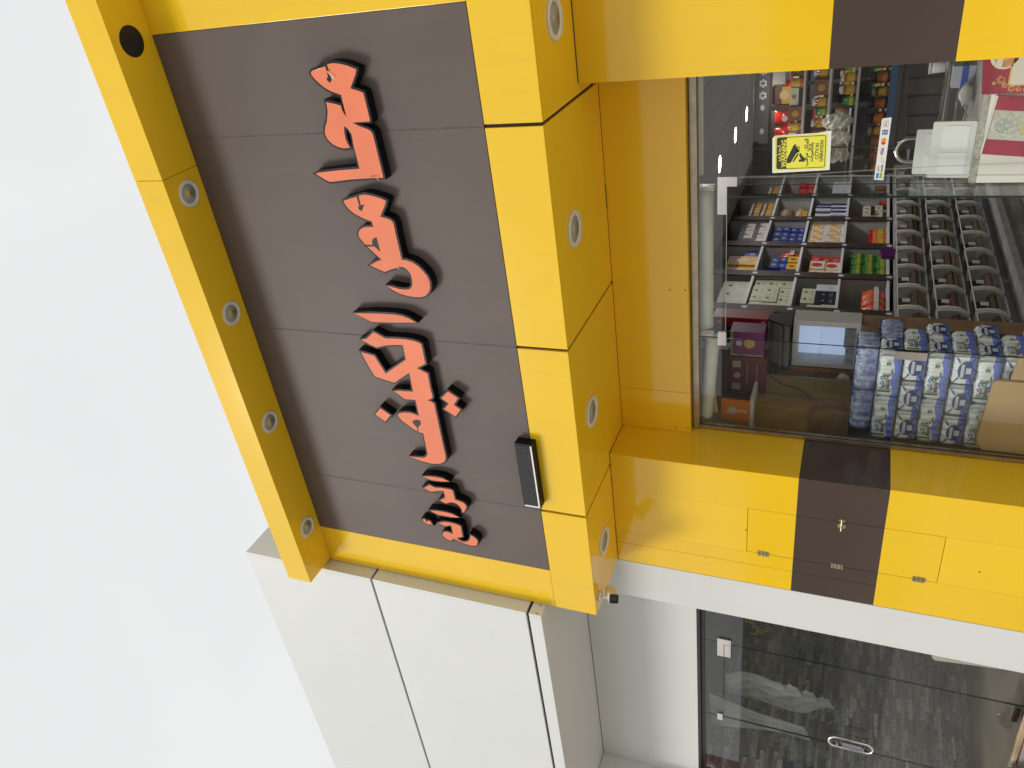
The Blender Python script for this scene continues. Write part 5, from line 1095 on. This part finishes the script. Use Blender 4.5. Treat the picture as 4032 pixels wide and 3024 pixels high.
# burgundy gift bags hanging between the glass and the counter
BURG = mat('bag_burgundy', (0.34, 0.012, 0.05), 0.16, var=0.25, vscale=6, bump=0.6, bscale=9)
GOLDP = mat('bag_gold', (0.75, 0.50, 0.16), 0.4)
LACE = mat('bag_lace', (0.50, 0.52, 0.46), 0.5, var=0.15, vscale=25)
g1 = thing('gift_bag', 'burgundy bag with gold scrolls and a coffee bean emblem behind the right pane', 'bag', (-1.02, 0.55, 0.50))
obj('bag', MB().xz([(-1.162, 0.50), (-0.78, 0.50), (-0.78, 1.03), (-0.964, 1.026), (-1.154, 1.002)], 0.545, 0.568), BURG, g1)
obj('emblem', MB().xz(disc(-0.965, 0.925, 0.068), 0.5436).xz([(-0.965+0.058*math.cos(R(18*k)), 0.918+0.056*math.sin(R(18*k))) for k in range(20)], 0.5424, None, 1).xz([(-1.025, 0.935), (-0.90, 0.925), (-0.90, 0.955), (-1.02, 0.962)], 0.5412, None, 0), [mat('emblem_cream', (0.78, 0.72, 0.60), 0.4), mat('emblem_tan', (0.55, 0.27, 0.09), 0.5, var=0.3, vscale=30)], g1)
obj('label_panel', MB().xz(rrect(-1.118, -0.82, 0.62, 0.893, 0.015), 0.5436), GOLDP, g1)
obj('label_field', MB().xz(rrect(-1.110, -0.83, 0.63, 0.885, 0.010), 0.5424), mat('label_cream', (0.74, 0.72, 0.64), 0.5), g1)
text_part('\ufe94\ufee7\ufe8e', 0.11, INKP, g1, (-1.03+1.02, -0.0088, 0.27), bold=0.002)
sw = MB()
for (cx_, cz_, r_) in ((-1.085, 0.925, 0.022), (-1.112, 0.905, 0.014), (-1.130, 0.872, 0.018), (-1.135, 0.84, 0.013), (-1.138, 0.805, 0.016), (-1.135, 0.77, 0.012), (-1.138, 0.735, 0.015), (-1.10, 0.955, 0.008)):
    sw.tube([(cx_+r_*(1-k/22)*math.cos(R(40*k)), 0.5440, cz_+r_*(1-k/22)*math.sin(R(40*k))) for k in range(16)], 0.0022, 5)
obj('gold_scrolls', sw, GOLDP, g1)
g2 = thing('gift_bag', 'burgundy and white lattice bag with a dome pattern behind the right pane', 'bag', (-1.33, 0.56, 0.55))
def B2(a_, b_): return (-1.166-0.995*a_-0.099*b_, 0.930+0.099*a_-0.995*b_)
def quad(a0, a1, b0, b1): return [B2(a0, b0), B2(a1, b0), B2(a1, b1), B2(a0, b1)]
obj('bag', MB().xz(quad(0, 0.304, 0.006, 0.42), 0.552, 0.572), BURG, g2)
obj('white_edge', MB().xz(quad(0, 0.304, -0.002, 0.0055), 0.551, 0.573), mat('bag_white', (0.8, 0.8, 0.76), 0.4), g2)
obj('lattice_field', MB().xz(quad(0.070, 0.222, 0.008, 0.40), 0.5508), LACE, g2)
lt = MB()
for ia in range(5):
    for ib in range(9):
        ca, cb_ = 0.078+ia*0.034+(0.017 if ib % 2 else 0), 0.025+ib*0.03
        for k in range(6):
            an = R(30*k); p_, q_ = (ca-0.022*math.cos(an), cb_-0.022*math.sin(an)), (ca+0.022*math.cos(an), cb_+0.022*math.sin(an))
            if all(0.072 < e_[0] < 0.22 and 0.009 < e_[1] for e_ in (p_, q_)):
                P_, Q_ = B2(*p_), B2(*q_); lt.tube([(P_[0], 0.5504, P_[1]), (Q_[0], 0.5504, Q_[1])], 0.0011, 3)
LW = mat('lattice_white', (0.80, 0.81, 0.76), 0.4)
obj('lattice', lt, LW, g2)['kind'] = 'stuff'
dmx = [B2(0.146+0.048*math.cos(R(a_)), 0.095-0.075*math.sin(R(a_))) for a_ in range(0, 181, 15)]
obj('dome', MB().tube([(p_[0], 0.5498, p_[1]) for p_ in dmx], 0.0026, 5), LW, g2)
obj('dome_field', MB().xz(dmx, 0.5506), mat('dome_teal', (0.36, 0.42, 0.40), 0.4), g2)
sc2 = MB().xz(disc(*B2(0.146, 0.20), 0.055), 0.5494)
obj('gold_sun', sc2, mat('sun_gold', (0.62, 0.52, 0.25), 0.5), g2)
obj('sun_eye', MB().xz(disc(*B2(0.146, 0.20), 0.026), 0.5484).xz(disc(*B2(0.146, 0.20), 0.014), 0.5474, None, 1), [LW, SINK], g2)

# ------------------------------------------------------------------ middle display and back shelving
md = thing('display_table', 'dark middle display with a blue edged glass top', 'display', (-1.7, 3.3, FZ))
obj('body', bx(-2.15, -0.2, 3.02, 3.9, FZ+0.001, 1.30), mat('display_dark', (0.06, 0.06, 0.058), 0.5), md)
obj('blue_edge', bx(-2.16, -0.2, 3.0, 3.019, 1.335, 1.385), mat('edge_blue', (0.03, 0.11, 0.26), 0.35), md)
obj('top', bx(-2.16, -0.2, 3.0195, 3.9, 1.301, 1.385), mat('display_top', (0.20, 0.20, 0.20), 0.3), md)
PUFF = mat('puffs_in_film', (0.60, 0.58, 0.50), 0.25, var=0.2, vscale=30, bump=0.9, bscale=30)
for i in range(3):
    solo('puffy_bag', crumple((-1.93-i*0.145, 3.10, 1.639), 0.068, 0.05, 0.125, 60+i, 12, 12), PUFF, 'clear bag of white puffs below the warning sticker, %s' % ('right', 'middle', 'left')[i], 'bag', 'bags of white puffs')
rk = thing('jar_rack', 'stepped rack of jars and tubs on the middle display', 'rack', (-1.7, 3.3, 1.386))
for z, y0 in ((1.615, 3.04), (1.84, 3.24), (2.06, 3.42)): obj('shelf', bx(-2.40, -1.0, y0, 3.62, z, z+0.02), SHBACK, rk)
for x in (-2.39, -1.70, -1.02): obj('post', bx(x-0.012, x+0.012, 3.55, 3.58, 1.386, 2.2), SHBACK, rk)
for z, y0, seq, nm in ((1.386, 3.10, ('blackjar', 'blackjar', 'goldjar'), 'lowest'), (1.636, 3.12, ('goldjar', 'greenjar', 'goldjar'), 'second'), (1.861, 3.30, ('goldjar', 'brownbox', 'goldjar', 'greenjar'), 'third'), (2.081, 3.48, ('brownbox', 'redjar', 'ivoryblack'), 'top')):
    x = -1.10; i = 0; rn = random.Random(int(z*100))
    while x > -2.34:
        tp_ = seq[i % len(seq)]; w_ = PT[tp_]['w']
        if not (nm == 'second' and x < -1.80) or y0 > 3.2:
            put(PT[tp_], x-w_/2, y0+rn.random()*0.03, z+0.001, 'shop_jar', {'goldjar': 'brown jar', 'blackjar': 'black jar', 'greenjar': 'green jar', 'brownbox': 'brown box', 'redjar': 'red lidded jar', 'ivoryblack': 'ivory box'}[tp_]+' on the %s step of the middle rack' % nm, 'jar' if 'jar' in tp_ else 'box', '%s, %s step of the middle rack' % (tp_, nm), R(-90)+(rn.random()-0.5)*0.2)
        x -= w_+0.006+rn.random()*0.02; i += 1
for i, (x, w_) in enumerate(((-1.56, 0.11), (-1.70, 0.12), (-1.86, 0.13), (-2.0, 0.10))):
    solo('hanging_pouch', MB().box(x-w_/2, x+w_/2, 2.58+0.02*i, 2.66+0.02*i, 0.98, 1.28-0.015*i), mat('pouch_%d' % (i % 2), ((0.045, 0.03, 0.022), (0.025, 0.022, 0.022))[i % 2], 0.4, var=0.4, vscale=18, bump=0.6, bscale=20), 'dark upright food pouch behind the counter, %s from the right' % ('first', 'second', 'third', 'fourth')[i], 'pouch', 'dark pouches behind the counter')
solo('pouch_stand', bx(-2.08, -0.3, 2.5, 2.95, FZ+0.001, 0.978), MATS['display_dark'], 'dark stand carrying the upright pouches', 'stand')
# back wall shelving
bk = thing('back_shelving', 'dark shelving on the back wall with a carved star header', 'shelving', (-1.7, 6.0, FZ))
obj('back_panel', bx(-3.15, 0.25, 6.20, 6.22, FZ+0.001, 2.78), mat('back_dark', (0.10, 0.095, 0.09), 0.6), bk)
obj('header', bx(-3.15, 0.25, 5.78, 5.80, 2.585, 2.79), WOODB, bk)
stm = MB()
for x in (-2.02, -2.16, -2.30, -2.44, -2.72):
    big = x > -2.35
    for k in range(6 if big else 1):
        a = R(60*k); r0 = 0.032 if big else 0; rr_ = 0.016 if big else 0.028
        q = [(x+r0*math.cos(a)+rr_*math.cos(R(45*j))*(1.4 if j % 2 == 0 else 1), 2.69+r0*math.sin(a)+rr_*math.sin(R(45*j))) for j in range(8)]
        stm.add([(p[0], 5.778, p[1]) for p in q], [tuple(range(8))])
obj('star_inlay', stm, mat('star_lit', (0.8, 0.75, 0.72), 0.5), bk)
for x in (-2.46, -1.75, -1.0, -0.25, -3.14): obj('upright', bx(x-0.03, x+0.03, 5.805, 6.199, FZ+0.001, 2.584), WOODB, bk)
for z in (2.315, 2.03, 1.72, 1.40, 1.05): obj('shelf', bx(-3.15, 0.25, 5.80+0.006, 6.199, z-0.02, z), SHELF, bk)
def brow(typ, xs, z, name, lab, cat, grp):
    for x in xs: put(PT[typ], x, 5.86, z+0.001, name, lab, cat, grp, R(-90))
brow('gold', (-2.325,), 2.315, 'product_box', 'gold box with a round crest on the back wall shelf', 'box', 'gold boxes on the back wall')
brow('whitered', (-2.13, -1.93), 2.315, 'product_box', 'white box with a red emblem at the top of the back wall', 'box', 'white boxes on the back wall')
brow('whitered', (-1.72, -1.52), 2.315, 'product_box', 'white box with a red emblem beside the back wall upright', 'box', 'more white boxes on the back wall')
brow('redbag', (-2.60, -2.82, -3.02), 2.315, 'product_bag', 'shiny red bag on the back wall\'s top shelf', 'bag', 'red bags on the back wall')
brow('whitered', (-1.95, -2.15, -2.34), 2.03, 'product_box', 'small white box on the second back wall shelf', 'box', 'white boxes, second back shelf')
brow('red', (-2.58, -2.76, -2.94), 2.03, 'product_box', 'dark red box on the second back wall shelf', 'box', 'red boxes, second back shelf')
brow('goldjar', [-1.85-0.09*i for i in range(6)], 1.72, 'product_jar', 'brown jar on the third back wall shelf', 'jar', 'jars, third back shelf')
brow('brownbag', (-2.60, -2.81, -3.02), 1.72, 'product_bag', 'brown bag on the third back wall shelf', 'bag', 'bags, third back shelf')
brow('greenjar', [-1.85-0.085*i for i in range(7)], 1.40, 'product_jar', 'green jar on the fourth back wall shelf', 'jar', 'jars, fourth back shelf')

# ------------------------------------------------------------------ neighbouring shop behind dusty glass
NF = 0.08
struct('neighbour_floor', bx(-7.41, -3.99, 0.24, 6.6, 0.0, NF), mat('dusty_floor', (0.20, 0.165, 0.12), 0.8, var=0.2, vscale=3))
struct('neighbour_ceiling', bx(-7.6, -3.99, 0.24, 6.6, 2.95, 3.0), mat('neighbour_ceiling', (0.33, 0.33, 0.33), 0.8))
struct('neighbour_wall_back', bx(-7.4, -3.99, 6.4, 6.6, NF+0.001, 2.949), mat('neighbour_wall', (0.22, 0.22, 0.215), 0.8, var=0.1))
WX = -7.28
stw = struct('stone_wall', MB().box(-7.412, WX, 0.24, 6.39, NF+0.001, 2.39, 1).box(-7.412, WX+0.012, 0.24, 6.39, 2.391, 2.949, 0), [MATS['neighbour_wall'], mat('stone_bed', (0.03, 0.03, 0.03), 0.9)])
STC = [(0.11, 0.11, 0.107), (0.26, 0.265, 0.255), (0.50, 0.505, 0.48), (0.17, 0.17, 0.165), (0.36, 0.36, 0.345)]
stm_ = [mat('ledge_stone_%d' % k, c, 0.85, var=0.35, vscale=30, bump=0.8, bscale=40) for k, c in enumerate(STC)]
sm = MB(); rn = random.Random(31); z = NF+0.01
while z < 2.38:
    h = rn.choice((0.022, 0.028, 0.036, 0.044)); y = 0.30-rn.random()*0.1
    while y < 5.2:
        L = 0.08+rn.random()*0.22; dp = 0.006+rn.random()*0.045
        y0, y1 = max(0.26, y), y+L-0.004
        if y1 > y0+0.01:
            j = lambda: (rn.random()-0.5)*0.012
            x1 = WX+dp
            v = [(WX+0.0005, y0, z), (x1+j(), y0+j(), z+j()*0.5), (x1+j(), y1+j(), z+j()*0.5), (WX+0.0005, y1, z), (WX+0.0005, y0, z+h), (x1+j(), y0+j(), z+h+j()*0.5), (x1+j(), y1+j(), z+h+j()*0.5), (WX+0.0005, y1, z+h)]
            sm.add(v, [(0, 3, 2, 1), (4, 5, 6, 7), (0, 1, 5, 4), (1, 2, 6, 5), (2, 3, 7, 6)], rn.choice((0, 0, 1, 1, 2, 3, 3, 4)))
        y += L
    z += h+0.003
o = obj('ledge_stones', sm, stm_, stw); o['kind'] = 'stuff'
sgn = thing('wall_sign', 'black board with yellow script on the neighbouring shop\'s stone wall', 'sign', (WX+0.06, 2.1, 1.99))
obj('board', bx(WX+0.045, WX+0.06, 1.90, 2.75, 1.99, 2.36), BLK2, sgn)
YINK = mat('script_yellow', (0.95, 0.76, 0.09), 0.5)
text_part('\ufef2\ufed8\ufee7', 0.19, YINK, sgn, (0.002, -0.04, 0.235), face='+X', bold=0.006)
text_part('\ufe8e\ufe92\ufebc\ufedf\ufe8d', 0.14, YINK, sgn, (0.002, 0.03, 0.075), face='+X', bold=0.004)
# the dusty glass front
wf = thing('dusty_storefront', 'dusty glass front of the empty neighbouring shop', 'shop window', (-6.1, 0.2, NF))
WY = 0.232
obj('frame', MB().box(XN+0.002, XV-0.002, 0.2305, 0.265, 2.398, ZG-0.002), BRONZE, wf)
obj('head_shadow_gap', bx(XN+0.002, XV-0.002, 0.205, 0.23, 2.43, ZG-0.0025), BRONZE, wf)  # bronze strip along the frame head, under the transom
obj('side_frame', bx(XN+0.002, XN+0.03, 0.2305, 0.265, NF, 2.397), BRONZE, wf)
WXA, WXB = -5.453, -6.425
pane('pane', WXA+0.004, XV-0.004, NF+0.02, 2.397, wf, GLASS2, WY+0.015)
pane('pane', XN+0.032, WXB-0.004, NF+0.02, 2.397, wf, GLASS2, WY+0.015)
pane('transom_pane', WXB, WXA, 2.238, 2.397, wf, GLASS2, WY+0.015)
obj('hinge_plate', MB().box(-5.598, -5.386, WY-0.006, WY+0.008, 2.238, 2.291).box(-5.446, -5.386, WY-0.006, WY+0.008, 2.180, 2.2375), STEEL, wf)
obj('clip_plate', bx(-6.462, -6.375, WY-0.006, WY+0.008, 2.241, 2.287), STEEL, wf)
wd = thing('dusty_glass_door', 'closed dusty glass door with a loop handle in the empty shop', 'door', ((WXA+WXB)/2, WY, NF))
pane('pane', WXB+0.004, WXA-0.004, NF+0.015, 2.233, wd, GLASS2, WY+0.015)
obj('top_patch', bx(-5.597, -5.450, WY-0.005, WY+0.008, 2.181, 2.233), STEEL, wd)
obj('bottom_patch', bx(-5.62, -5.455, WY-0.005, WY+0.008, NF+0.016, NF+0.07), STEEL, wd)
hm = loop_handle((-6.29, WY-0.06, 1.19), 'X', 0.17, 0.058, 0.0105)
for dz in (-0.10, 0.10): hm.tube([(-6.352, WY-0.06, 1.19+dz), (-6.352, WY+0.01, 1.19+dz)], 0.010, 10)
obj('handle', hm, CHROME, wd, True)
obj('lock', MB().box(-6.417, -6.36, WY-0.004, WY+0.009, 1.10, 1.25), mat('lock_grey', (0.30, 0.30, 0.36), 0.3, metal=0.6, var=0.4, vscale=40), wd)
# crumpled clear sheets hung inside
SHEET = glass_mat('plastic_sheet', (0.85, 0.88, 0.87), 0.2, haze=0.48, ior=2.1)
def sheet(name, c00, c10, c11, c01, lab, seed, amp=0.07, n=40):
    rn = random.Random(seed); ph = [rn.random()*6 for _ in range(6)]; v = []
    for i in range(n+1):
        for k in range(n+1):
            u, w_ = i/n, k/n
            p = Vector(c00)*(1-u)*(1-w_)+Vector(c10)*u*(1-w_)+Vector(c11)*u*w_+Vector(c01)*(1-u)*w_
            f = amp*(abs(math.sin(w_*11+ph[0]+2*u))*0.9+abs(math.sin(w_*23+ph[1]-3*u))*0.45+math.sin(u*7+ph[2]+w_*3)*0.35-0.6)
            sag = 0.10*math.sin(math.pi*u)*w_
            v.append((p.x+f*0.3, p.y+f, p.z-sag+f*0.25))
    m = MB().add(v, [(i*(n+1)+k, i*(n+1)+k+1, (i+1)*(n+1)+k+1, (i+1)*(n+1)+k) for i in range(n) for k in range(n)])
    return solo(name, m, SHEET, lab, 'plastic sheet', smooth=True)
sheet('plastic_sheet', (-6.75, 0.95, 2.33), (-6.70, 0.95, 1.80), (-7.05, 1.05, 1.25), (-7.17, 1.0, 2.30), 'crumpled clear plastic sheet hung behind the glass door', 5)
sheet('plastic_sheet', (-6.85, 0.75, 2.45), (-7.05, 0.75, 1.55), (-7.22, 0.8, 1.50), (-7.24, 0.7, 2.42), 'clear plastic sheet bunched in the far corner of the empty shop', 9, 0.03)
# pale board leaning inside by the white pillar, rubble at the door foot
solo('pale_board', MB().xz([(-5.17, 0.10), (-4.87, 0.10), (-4.87, 0.72), (-5.21, 0.72), (-5.235, 0.70)], 0.32, 0.335), mat('pale_board', (0.46, 0.44, 0.34), 0.7, var=0.08), 'pale board leaning inside the glass by the white pillar', 'board')
struct('door_step', bx(-7.40, -4.84, 0.06, 0.229, 0.001, NF-0.004), mat('step_stone', (0.34, 0.29, 0.25), 0.8, var=0.25, vscale=9))
RUB = mat('rubble_stone', (0.30, 0.24, 0.19), 0.9, var=0.35, vscale=14, bump=0.6, bscale=20)
solo('broken_timber', MB().tube([(-5.35, 0.09, 0.105), (-5.60, 0.10, 0.10), (-5.92, 0.08, 0.10)], [0.022, 0.026, 0.018], 7), mat('rough_timber', (0.40, 0.29, 0.18), 0.8, var=0.3, vscale=12, bump=0.5, bscale=25), 'rough pale timber piece lying at the foot of the dusty door', 'timber')
for k, (x, y, s_) in enumerate(((-5.62, -0.02, 0.07), (-5.85, -0.06, 0.09), (-5.40, -0.03, 0.05))):
    solo('rubble_stone', crumple((x, y, 0.001), s_, s_*0.8, s_*0.6, 40+k, 7, 9), RUB, 'lump of rubble at the dusty door\'s foot, %s' % ('middle one', 'largest and leftmost', 'smallest')[k], 'stone', 'rubble at the door')
solo('plastic_scrap', crumple((-5.93, 0.0, 0.06), 0.06, 0.05, 0.05, 50), mat('scrap_grey', (0.35, 0.36, 0.38), 0.25, var=0.4, vscale=20), 'crumpled grey plastic scrap on the rubble by the dusty door', 'plastic scrap', smooth=True)
